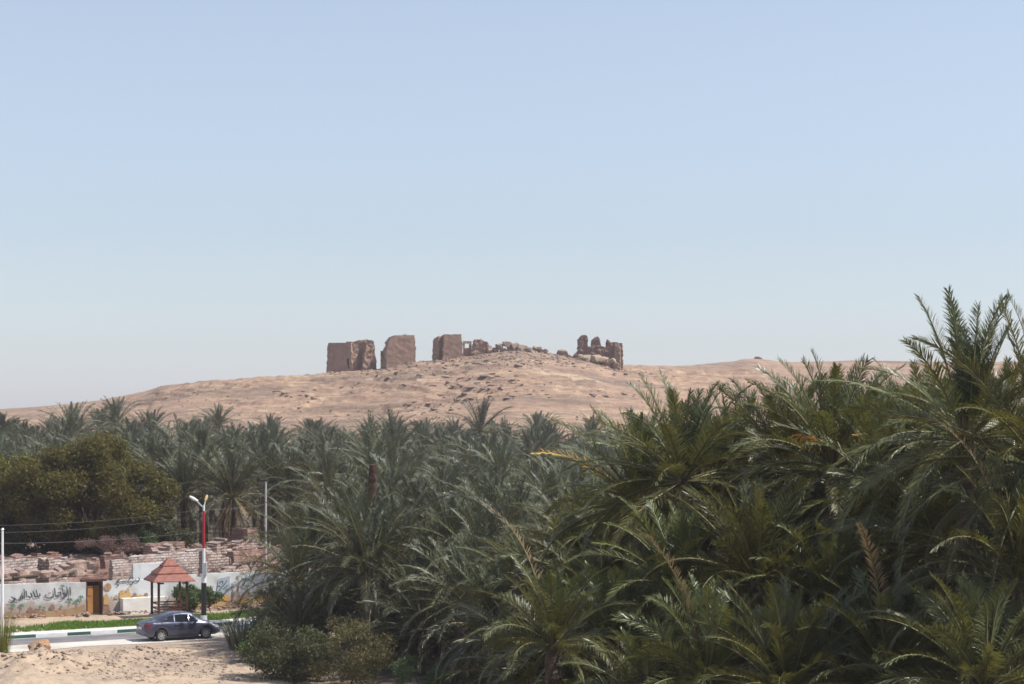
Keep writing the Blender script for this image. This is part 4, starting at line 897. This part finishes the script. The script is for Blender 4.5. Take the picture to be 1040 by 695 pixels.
# ------------------------------------------------------------------ leafy trees and shrubs
def leaf_cloud(name, seed, clumps, n, size, mat, asp=.45, droop=0.0):
    rg = np.random.default_rng(seed); cl = np.array(clumps, float); wgt = (cl[:, 3] * cl[:, 4] * cl[:, 5]) ** .8; k = rg.choice(len(cl), n, p=wgt / wgt.sum())
    u = rg.normal(0, 1, (n, 3)); u /= np.linalg.norm(u, axis=1)[:, None]; r = rg.uniform(.25, 1, n) ** .45 * (1 + .18 * rg.normal(0, 1, n))
    c_ = cl[k, :3] + u * cl[k, 3:6] * r[:, None]; c_[:, 2] -= droop * rg.random(n)
    a = rg.normal(0, 1, (n, 3)); a /= np.linalg.norm(a, axis=1)[:, None]; b = np.cross(a, rg.normal(0, 1, (n, 3))); b /= np.linalg.norm(b, axis=1)[:, None]
    s = size * rg.uniform(.5, 1.4, n)[:, None]
    V = np.concatenate([c_ - a * s, c_ + b * s * asp, c_ + a * s, c_ - b * s * asp]); q = np.arange(n)
    rr = np.clip(rg.normal(.5, .3, n), 0, 1); return tri_mesh(name, V, np.stack([q, q + n, q + 2 * n, q + 3 * n], 1), [mat], rnd=np.tile(rr, 4))
def clumps(seed, c, rad, n, cr, flat=.8, shell=.5):
    rg = random.Random(seed); out = []
    while len(out) < n:
        v = Vector((rg.uniform(-1, 1), rg.uniform(-1, 1), rg.uniform(-.75, 1)))
        if not shell < v.length < 1: continue
        k = cr * rg.uniform(.6, 1.4); out.append((c[0] + v.x * rad[0], c[1] + v.y * rad[1], c[2] + v.z * rad[2], k, k, k * flat))
    return out
def branches(m, seed, base, cls, r0, every=1):
    rg = random.Random(seed); fork = Vector(base) + Vector((0, 0, (max(c_[2] for c_ in cls) - base[2]) * .3))
    m.tube([base, (Vector(base) + fork) / 2 + Vector((.1, .05, 0)), fork], [r0, r0 * .8, r0 * .7], 8)
    for c_ in cls[::every]:
        e = Vector(c_[:3]); mid = (fork + e) / 2 + Vector((rg.uniform(-.3, .3), rg.uniform(-.3, .3), .25)); m.tube([fork, mid, e], [r0 * .4, r0 * .22, r0 * .06], 5, cap=False)
def tree(name, px, py, d, rad, base_z, seed, n_cl, cr, n_leaf, size, mat, label, cat, r0=.25, flat=.75, shell=.45, droop=0.0, group=None, asp=.45, part='crown'):
    p = at(px, py, d); r = thing(name, (p.x, p.y, base_z), label, cat, 0, group)
    cls = clumps(seed, (0, 0, p.z - base_z), rad, n_cl, cr, flat, shell)
    link(part, leaf_cloud(part, seed, cls, n_leaf, size, mat, asp, droop), r)
    m = MB(); branches(m, seed, (0, 0, -.1), cls, r0, max(1, n_cl // 22)); m.build('trunk' if cat == 'tree' else 'stems', M['bark'], r); return r
tree('olive_tree', 92, 501, 147, (5.9, 5.0, 4.1), .4, 5, 130, 1.05, 85000, .13, M['acacia'], 'big rounded olive brown tree above the walled compound', 'tree', .4, .7, .4, .5)
tree('olive_tree', 8, 506, 150, (4.6, 4, 3.4), .6, 6, 70, 1.0, 42000, .15, M['acacia'], 'lower darker olive tree at the left edge beside the big one', 'tree', .35, .7, .4, .4)
tree('shrub', 142, 549, 144, (1.3, 1.0, .75), 1.2, 7, 14, .5, 5000, .09, M['bush_mid'], 'green shrub at the foot of the big olive tree', 'shrub', .06, part='foliage')
tree('shrub', 118, 552, 141, (3.2, .8, .55), 1.6, 8, 22, .4, 4200, .11, M['twig'], 'leafless purplish brown scrub on the compound wall', 'shrub', .05, asp=.12, part='foliage')
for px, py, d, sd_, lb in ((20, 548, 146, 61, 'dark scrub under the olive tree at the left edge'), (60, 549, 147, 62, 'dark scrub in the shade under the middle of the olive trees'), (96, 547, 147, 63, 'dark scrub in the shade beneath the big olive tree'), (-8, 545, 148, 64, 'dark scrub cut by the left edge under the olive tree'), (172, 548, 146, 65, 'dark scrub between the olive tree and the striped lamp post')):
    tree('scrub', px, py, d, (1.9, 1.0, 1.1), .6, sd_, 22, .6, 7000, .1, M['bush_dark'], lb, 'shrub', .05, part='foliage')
# little tree before the gazebo
g_ = gnd(194, 622); tree('small_tree', 193, 606, g_.y, (1.0, .9, .95), .2, 9, 26, .36, 5200, .085, M['bush_mid'], 'small dark green tree beside the gazebo', 'small tree', .06, .9, part='crown')
tree('small_tree', 212, 604, 121.5, (.75, .6, .7), .2, 10, 16, .26, 1500, .08, M['bush_mid'], 'thin leafy sapling right of the striped lamp post', 'small tree', .035, .9, part='crown')
# shrubs at the edge of the sand
tree('shrub', 288, 662, 93, (1.9, 1.4, 1.4), 0, 21, 40, .5, 12000, .085, M['bush_dark'], 'large dark olive shrub at the edge of the sand', 'shrub', .06, .9, part='foliage', asp=.3)
tree('shrub', 356, 664, 90, (1.95, 1.4, 1.6), 0, 22, 40, .45, 9000, .08, M['bush_tan'], 'feathery tan brown shrub right of the large dark one', 'shrub', .05, .9, part='foliage', asp=.22)
tree('shrub', 322, 672, 91.5, (1.3, 1.0, 1.0), 0, 27, 26, .42, 6500, .08, M['bush_dark'], 'dark olive shrub wedged between the large dark one and the tan one', 'shrub', .04, .9, part='foliage', asp=.25)
tree('shrub', 262, 657, 99, (.8, .7, .6), 0, 23, 14, .3, 3600, .07, M['bush_bright'], 'bright green little shrub on the sand', 'shrub', .03, .9, part='foliage')
tree('shrub', 428, 692, 84, (1.3, .9, 1.0), 0, 24, 18, .36, 4200, .075, M['bush_mid'], 'low green weed bush in the shade of the palm clump', 'shrub', .03, .9, part='foliage', asp=.25)
tree('shrub', 476, 690, 83, (1.2, .9, 1.1), 0, 25, 18, .36, 3600, .08, M['bush_dark'], 'low grey dark weed bush under the palm clump, right of the green one', 'shrub', .03, .9, part='foliage', asp=.2)
def tuft(name, px, py, n, hgt, wid, mat, label, spread, seed, r=.3):
    global rng
    rng = np.random.default_rng(seed); p = gnd(px, py); a = rng.uniform(0, 6.28, n); q = r * np.sqrt(rng.random(n))
    pts = np.stack([q * np.cos(a), q * np.sin(a), 0 * a], 1)
    h = hgt * rng.uniform(.5, 1.2, n); out = np.stack([np.cos(a), np.sin(a)], 1) * (h * spread * rng.uniform(.2, 1, n))[:, None]
    d = np.stack([-np.sin(a), np.cos(a), 0 * a], 1) * wid
    m1 = pts + np.stack([out[:, 0] * .45, out[:, 1] * .45, h * .62], 1); tip = pts + np.stack([out[:, 0], out[:, 1], h * .95], 1)
    V = np.concatenate([pts - d, pts + d, m1 - d * .8, m1 + d * .8, tip]); k = np.arange(n)
    T = np.concatenate([np.stack([k, k + n, k + 3 * n], 1), np.stack([k, k + 3 * n, k + 2 * n], 1), np.stack([k + 2 * n, k + 3 * n, k + 4 * n], 1)])
    rr = rng.random(n); o = link(name, tri_mesh(name, V, T, [mat], rnd=np.tile(rr, 5)), None, (p.x, p.y, gz(p.x, p.y) - .03)); return tag(o, label, 'plant')
tuft('spiky_plant', 246, 663, 150, 1.9, .035, M['bush_grey'], 'grey green spiky plant between the car and the dark shrub', .75, 31, .7)
tuft('spiky_plant', 268, 655, 150, 2.2, .035, M['bush_grey'], 'taller spiky plant behind the bright green shrub', .7, 32, .7)
tuft('reed_clump', 1, 673, 260, 2.3, .011, M['reed'], 'yellow green reeds at the bottom left edge', .5, 33, .45)
tuft('dry_weed', 455, 692, 90, 1.4, .02, M['palm_dry'], 'dry upright weed stalks at the bottom under the palm clump', .6, 34, .4)

# ------------------------------------------------------------------ gazebo
g_ = gnd(172, 624, .2); gz_ = thing('gazebo', (g_.x, g_.y, .18), 'small wooden gazebo with a tiered red roof on the lawn strip', 'gazebo', R(24))
A = 2.62; hw = .88
for sx, sy in ((-1, -1), (1, -1), (1, 1), (-1, 1)):
    m = MB(); m.box((sx * hw, sy * hw, 1.1), (.13, .13, 2.2)); m.box((sx * (hw - .17), sy * hw, 2.0), (.3, .06, .09)); m.box((sx * hw, sy * (hw - .17), 2.0), (.06, .3, .09)); m.build('post', M['wood'], gz_)
for k, (a0, a1, z0, z1) in enumerate(((A / 2, .84, 2.16, 2.62), (.92, .42, 2.62, 3.06), (.5, .02, 3.06, 3.58))):
    m = MB(); vs = [(sx * a, sy * a, z) for a, z in ((a0, z0 - .06), (a0, z0), (a1, z1)) for sx, sy in ((-1, -1), (1, -1), (1, 1), (-1, 1))]
    m.add(vs, [(3, 2, 1, 0)] + [(b + i, b + (i + 1) % 4, b + 4 + (i + 1) % 4, b + 4 + i) for b in (0, 4) for i in range(4)] + [(8, 9, 10, 11)]); m.build('roof_tier', M['roof'], gz_)
for s, ax in ((-1, 'x'), (1, 'x'), (-1, 'y'), (1, 'y')):
    m = MB(); d3 = lambda L, t: (L, .06, t) if ax == 'x' else (.06, L, t)
    for z in (.42, .72): m.box((0, s * hw, z) if ax == 'x' else (s * hw, 0, z), d3(2 * hw - .14, .07))
    m.build('railing', M['wood'], gz_)
    m = MB(); m.box((0, s * (hw + .002), 2.12) if ax == 'x' else (s * (hw - .002), 0, 2.12), d3(2 * hw + (.3 if ax == 'x' else -.16), .1)); m.build('beam', M['wood'], gz_)
m = MB(); m.box((0, 0, -.03), (2.1, 2.1, .06)); m.build('floor', M['pave'], gz_)
m = MB(); m.box((.1, .62, .43), (1.5, .36, .05)); m.box((-.5, .62, .2), (.06, .3, .4)); m.box((.7, .62, .2), (.06, .3, .4)); m.build('seat', M['wood'], gz_)

# ------------------------------------------------------------------ posts and wires
g_ = gnd(207, 631, .2); lp = thing('lamp_post', (g_.x, g_.y, .19), 'lamp post banded red, white and black with two arms', 'lamp post')
hh = lambda py: H - (py - PY0) * g_.y / F - .19
for nm, y0, y1, r, mt in (('base', 632, 625, .2, 'w_paint'), ('lower_band', 625, 592, .155, 'k_paint'), ('collar', 592, 583, .165, 'w_paint'), ('middle_band', 583, 557, .09, 'w_paint'), ('upper_band', 557, 519, .075, 'r_paint'), ('top', 519, 513, .06, 'w_paint')):
    m = MB(); m.tube([(0, 0, hh(y0)), (0, 0, hh(y1))], r, 14); m.build(nm, M[mt], lp, False)
m = MB(); m.box((.1, -.16, hh(578)), (.22, .16, .8)); m.build('junction_box', M['steel'], lp, bevel=.02)
zt = hh(514)
for (dx, dy, dz), mt in (((-.82, -.2, .58), 'w_paint'), ((.12, .5, .62), 'lamp_amber')):
    m = MB(); m.tube([(0, 0, zt - .15), (dx * .5, dy * .5, zt + dz * .55)], .03, 8); o = m.build('arm', M['steel'], lp)
    m = MB(); m.tube([(dx * .42, dy * .42, zt + dz * .5), (dx * .75, dy * .75, zt + dz * .78), (dx, dy, zt + dz)], [.06, .1, .05], 8); m.build('lamp_head', M[mt], o)
g2_ = at(270, 560, 136); gp_ = thing('light_pole', (g2_.x, g2_.y, 0), 'plain grey metal pole with a dark fitting, standing among the palms', 'pole')
m = MB(); m.tube([(0, 0, 0), (0, 0, 8.0)], [.08, .055], 10); m.build('pole', M['steel'], gp_)
m = MB(); m.box((-.25, 0, 8.05), (.75, .2, .14)); m.box((-.5, 0, 8.18), (.25, .22, .2)); m.build('lamp_head', M['k_paint'], gp_, bevel=.03)
g3_ = gnd(2.5, 650, .2); wp2 = thing('white_pole', (g3_.x, g3_.y, .15), 'white metal pole at the left edge carrying the cables', 'pole')
m = MB(); m.tube([(0, 0, 0), (0, 0, 6.05)], [.085, .06], 12); m.build('pole', M['w_paint'], wp2)
m = MB(); m.tube([(0, 0, 6.05), (0, 0, 6.14)], [.1, .04], 12); m.build('cap', M['steel'], wp2)
def cable(a, b, sag, label, r=.009):
    m = MB(); a, b = Vector(a), Vector(b); m.tube([a.lerp(b, t / 14) - Vector((0, 0, sag * 4 * (t / 14) * (1 - t / 14))) for t in range(15)], r, 5); return tag(m.build('cable', M['cable'], None, True), label, 'cable')
top3 = Vector((g3_.x, g3_.y, 6.15)); tl = Vector((g_.x, g_.y, 0))
cable(at(-30, 534, 118), at(206, 517.5, g_.y), .25, 'upper thin overhead cable crossing in front of the olive tree')
cable(at(-30, 541, 117), at(206, 523, g_.y), .3, 'lower thin overhead cable crossing in front of the olive tree')
cable(at(-20, 552, 112), at(206, 540, g_.y), .2, 'lowest faint cable just above the compound wall')
cable(at(207, 518, g_.y), at(270, 512, 136), .1, 'short cable from the striped lamp post to the grey pole')
cable(at(270, 512, 136), at(345, 520, 140), .15, 'cable from the grey pole into the palms')

# ------------------------------------------------------------------ the car
def car_paint():
    m, n, l, b = new_mat('dark violet grey car paint'); v = coords(n, l)
    l.new(ramp(n, l, ntex(n, l, v, 1.5), [(.3, (.062, .066, .1)), (.7, (.08, .084, .128))]), b.inputs['Base Color'])
    z = n.new('ShaderNodeSeparateXYZ'); l.new(v, z.inputs[0])
    setp(b, Metallic=.55, Roughness=.32); b.inputs['Coat Weight'].default_value = .7; b.inputs['Coat Roughness'].default_value = .08; return m
M['car'] = car_paint()
M['glass'] = plain('tinted car glass', (.012, .016, .02), .06)
M['tyre'] = plain('tyre rubber', (.018, .018, .018), .85)
M['rim'] = mottled('alloy rim', (.5, .5, .52), (.62, .62, .64), 4, .35, bmp=0, metal=.7)
M['lamp_red'] = plain('red tail lamp', (.25, .012, .015), .2); M['lamp_clear'] = plain('clear head lamp', (.75, .77, .8), .12)
M['blackplastic'] = plain('black plastic', (.02, .02, .022), .6); M['plate'] = plain('pale number plate', (.55, .6, .65), .5)
car = thing('parked_car', (-18.55, 109.55, .017), 'dark violet grey saloon car on the road shoulder', 'car', R(31))
WB, WR, HWd = 1.31, .315, .845
def cz_top(x): return float(np.interp(x, [-2.22, -2.18, -2.05, -1.55, -1.42, -1.0, -.55, -.1, .3, .55, 1.0, 1.25, 1.6, 1.95, 2.12, 2.2], [.86, 1.0, 1.07, 1.11, 1.15, 1.38, 1.505, 1.54, 1.525, 1.47, 1.17, 1.02, .95, .86, .76, .62]))
def cz_belt(x): return float(np.interp(x, [-2.22, -2.1, -1.5, .95, 1.25, 1.8, 2.2], [.82, .97, 1.0, .93, .9, .8, .58]))
def cz_low(x):
    z = float(np.interp(abs(x), [0, 1.9, 2.22], [.2, .22, .34]))
    for c_ in (-WB, WB):
        q = (WR + .06) ** 2 - (x - c_) ** 2
        if q > 0: z = max(z, WR + math.sqrt(q))
    return z
def c_half(x): return HWd * float(np.interp(abs(x), [0, 1.2, 1.75, 2.05, 2.22], [1, .99, .95, .86, .74]))
xs = sorted(set([-2.22, -2.19, -2.12, 2.12, 2.18, 2.2] + [round(-2.05 + .05 * i, 3) for i in range(83)])); V = []; FS = []; NP = 9
def roof_half(x): return c_half(x) * (.70 if -1.3 < x < .75 else .7 + .2 * min(1, (abs(x + .27) - 1.03) / .5))
def section(x):
    w_, lo, be, tp = c_half(x), cz_low(x), cz_belt(x), cz_top(x); be = min(be, tp - .015); lo = min(lo, be - .05); rw = min(w_ * .95, roof_half(x)); mid = lo + (be - lo) * .5
    h = [(w_ * .9, lo), (w_ * .985, lo + (be - lo) * .2), (w_, mid), (w_ * .985, be - .06), (w_ * .94, be), (rw + (w_ * .94 - rw) * .1, tp - .06 * min(1, (tp - be) / .2)), (rw * .85, tp - .012), (rw * .45, tp), ]
    return h
sec = [section(x) for x in xs]; n = len(sec[0])
for x, s_ in zip(xs, sec): V += [(x, -y, z) for y, z in s_] + [(x, y, z) for y, z in reversed(s_)]
for i in range(len(xs) - 1):
    for k in range(2 * n - 1): FS.append((i * 2 * n + k, (i + 1) * 2 * n + k, (i + 1) * 2 * n + k + 1, i * 2 * n + k + 1))
    FS.append((i * 2 * n + 2 * n - 1, (i + 1) * 2 * n + 2 * n - 1, (i + 1) * 2 * n, i * 2 * n))
FS += [tuple(range(2 * n)), tuple(range((len(xs) - 1) * 2 * n + 2 * n - 1, (len(xs) - 1) * 2 * n - 1, -1))]
m = MB(); m.add(V, FS); body = m.build('body', M['car'], car, True)
def side_y(x, z):                                     # outer half width of the greenhouse at height z
    s_ = section(x); (y0, z0), (y1, z1) = s_[4], s_[5]; t = min(1, max(0, (z - z0) / max(.01, z1 - z0))); return y0 + (y1 - y0) * t
def side_panel(name, pts, mat, off=.006, parent=None, s=None):
    for sg in ((-1, 1) if s is None else (s,)):
        m = MB(); out = []
        for i, (x, z) in enumerate(pts):                # subdivide so that it follows the body
            x2, z2 = pts[(i + 1) % len(pts)]
            for k in range(4): out.append((x + (x2 - x) * k / 4, z + (z2 - z) * k / 4))
        cx, cz_ = sum(p[0] for p in out) / len(out), sum(p[1] for p in out) / len(out)
        vs = [(x, sg * (side_y(x, z) + off), z) for x, z in out] + [(cx, sg * (side_y(cx, cz_) + off), cz_)]; k = len(out)
        m.add(vs, [(i, (i + 1) % k, k) for i in range(k)]); m.build(name, mat, parent or car)
side_panel('side_window', [(-1.33, 1.06), (-.55, 1.02), (-.55, 1.39), (-.78, 1.36), (-1.05, 1.26)], M['glass'])
side_panel('side_window', [(-.5, 1.02), (.28, .99), (.28, 1.41), (-.1, 1.425), (-.5, 1.395)], M['glass'])
side_panel('side_window', [(.34, .99), (.86, .97), (.62, 1.24), (.34, 1.4)], M['glass'])
def top_panel(name, x0, x1, mat, k=.93, off=.008):
    m = MB(); N_ = 6; vs = []
    for i in range(N_ + 1):
        x = x0 + (x1 - x0) * i / N_; s_ = section(x); y7 = s_[6][0] * k; vs += [(x, -y7, s_[6][1] + off), (x, 0, s_[7][1] + off), (x, y7, s_[6][1] + off)]
    m.add(vs, [(3 * i + j, 3 * i + 3 + j, 3 * i + 4 + j, 3 * i + 1 + j) for i in range(N_) for j in (0, 1)]); return m.build(name, mat, car, True)
top_panel('windscreen', .5, 1.08, M['glass'], 1.0); top_panel('rear_window', -1.42, -.68, M['glass'], .98)
for wx in (-WB, WB):
    for sg in (-1, 1):
        y = sg * (HWd - .09); m = MB()
        prof = [(WR - .1, -.1), (WR - .02, -.1), (WR, -.06), (WR, .06), (WR - .02, .1), (WR - .1, .1)]; q = 24; vs = []
        for a in range(q):
            g = 2 * math.pi * a / q; vs += [(wx + r * math.cos(g), y + o_, WR + r * math.sin(g)) for r, o_ in prof]
        m.add(vs, [(a * 6 + k, ((a + 1) % q) * 6 + k, ((a + 1) % q) * 6 + (k + 1) % 6, a * 6 + (k + 1) % 6) for a in range(q) for k in range(6)]); wh = m.build('wheel', M['tyre'], car, True)
        m = MB(); yo = y + sg * .085
        for a in range(7):
            g = 2 * math.pi * a / 7; d0, d1 = Vector((math.cos(g), 0, math.sin(g))), Vector((-math.sin(g), 0, math.cos(g))); c0 = Vector((wx, yo, WR))
            vs = [c0 + d0 * .03 + d1 * .028, c0 + d0 * .03 - d1 * .028, c0 + d0 * .2 - d1 * .036, c0 + d0 * .2 + d1 * .036]; vs += [v + Vector((0, -sg * .03, 0)) for v in vs]
            m.add(vs, [(0, 1, 2, 3), (4, 5, 6, 7), (0, 1, 5, 4), (1, 2, 6, 5), (2, 3, 7, 6), (3, 0, 4, 7)])
        m.tube([(wx, yo - .03 * sg, WR), (wx, yo + .012 * sg, WR)], .055, 12)
        ri = [(wx + r * math.cos(g * .2618), yo - .02 * sg * e, WR + r * math.sin(g * .2618)) for r, e in ((.185, 0), (.222, 0)) for g in range(24)]; m.add(ri, [(i, (i + 1) % 24, 24 + (i + 1) % 24, 24 + i) for i in range(24)])
        m.build('rim', M['rim'], wh)
        m = MB(); m.add([(wx + .2 * math.cos(g * .2618), yo - .05 * sg, WR + .2 * math.sin(g * .2618)) for g in range(24)], [tuple(range(24))]); m.build('brake_disc', M['blackplastic'], wh)
m = MB(); m.box((0, 0, .34), (3.9, 1.3, .22)); m.build('underbody', M['blackplastic'], car)
for sg in (-1, 1):
    m = MB(); m.tube([(.72, sg * (HWd - .06), 1.0), (.7, sg * (HWd + .12), 1.05)], [.05, .07], 8); m.box((.69, sg * (HWd + .1), 1.05), (.1, .2, .13)); m.build('wing_mirror', M['car'], car, bevel=.015)
    for x in (-.42, .42): m = MB(); m.box((x, sg * (HWd + .005), .87), (.2, .03, .035)); m.build('door_handle', M['car'], car, bevel=.006)
    def hug(pts, off=.008): return [(x, sg * (c_half(x) * f + off), z) for x, z, f in pts]
    m = MB(); m.add(hug([(-1.82, .94, .99), (-2.06, .96, 1.0), (-2.19, .9, 1.0), (-2.19, .74, 1.01), (-2.0, .74, 1.01)], .01), [(0, 1, 2, 3, 4)]); m.add([(-2.235, sg * .63, .9), (-2.235, sg * .4, .9), (-2.235, sg * .4, .76), (-2.235, sg * .63, .76)], [(0, 1, 2, 3)]); m.build('tail_lamp', M['lamp_red'], car)
    m = MB(); m.add(hug([(1.62, .8, .99), (1.95, .77, 1.0), (2.14, .68, 1.0), (2.12, .58, 1.01), (1.9, .62, 1.01)], .012), [(0, 1, 2, 3, 4)]); m.build('headlight', M['lamp_clear'], car)
    for x0 in (-.5, .3, 1.02):
        m = MB(); vs = []
        for z in (.3, .45, .6, .75, .9):
            s_ = section(x0); yv = float(np.interp(z, [q_[1] for q_ in s_[:5]], [q_[0] for q_ in s_[:5]])) + .003; vs += [(x0 - .006, sg * yv, z), (x0 + .006, sg * yv, z)]
        m.add(vs, [(2 * i, 2 * i + 1, 2 * i + 3, 2 * i + 2) for i in range(4)]); m.build('door_seam', M['blackplastic'], car)
    m = MB(); m.box((0, sg * (HWd * .965), .225), (1.75, .05, .09)); m.build('sill', M['blackplastic'], car)
m = MB(); m.box((-2.235, 0, .72), (.02, .5, .13)); m.build('number_plate', M['plate'], car)
m = MB(); m.box((-2.14, 0, .42), (.2, 1.34, .2)); m.build('rear_bumper', M['car'], car, bevel=.04)
m = MB(); m.box((2.12, 0, .4), (.2, 1.3, .2)); m.build('front_bumper', M['car'], car, bevel=.04)
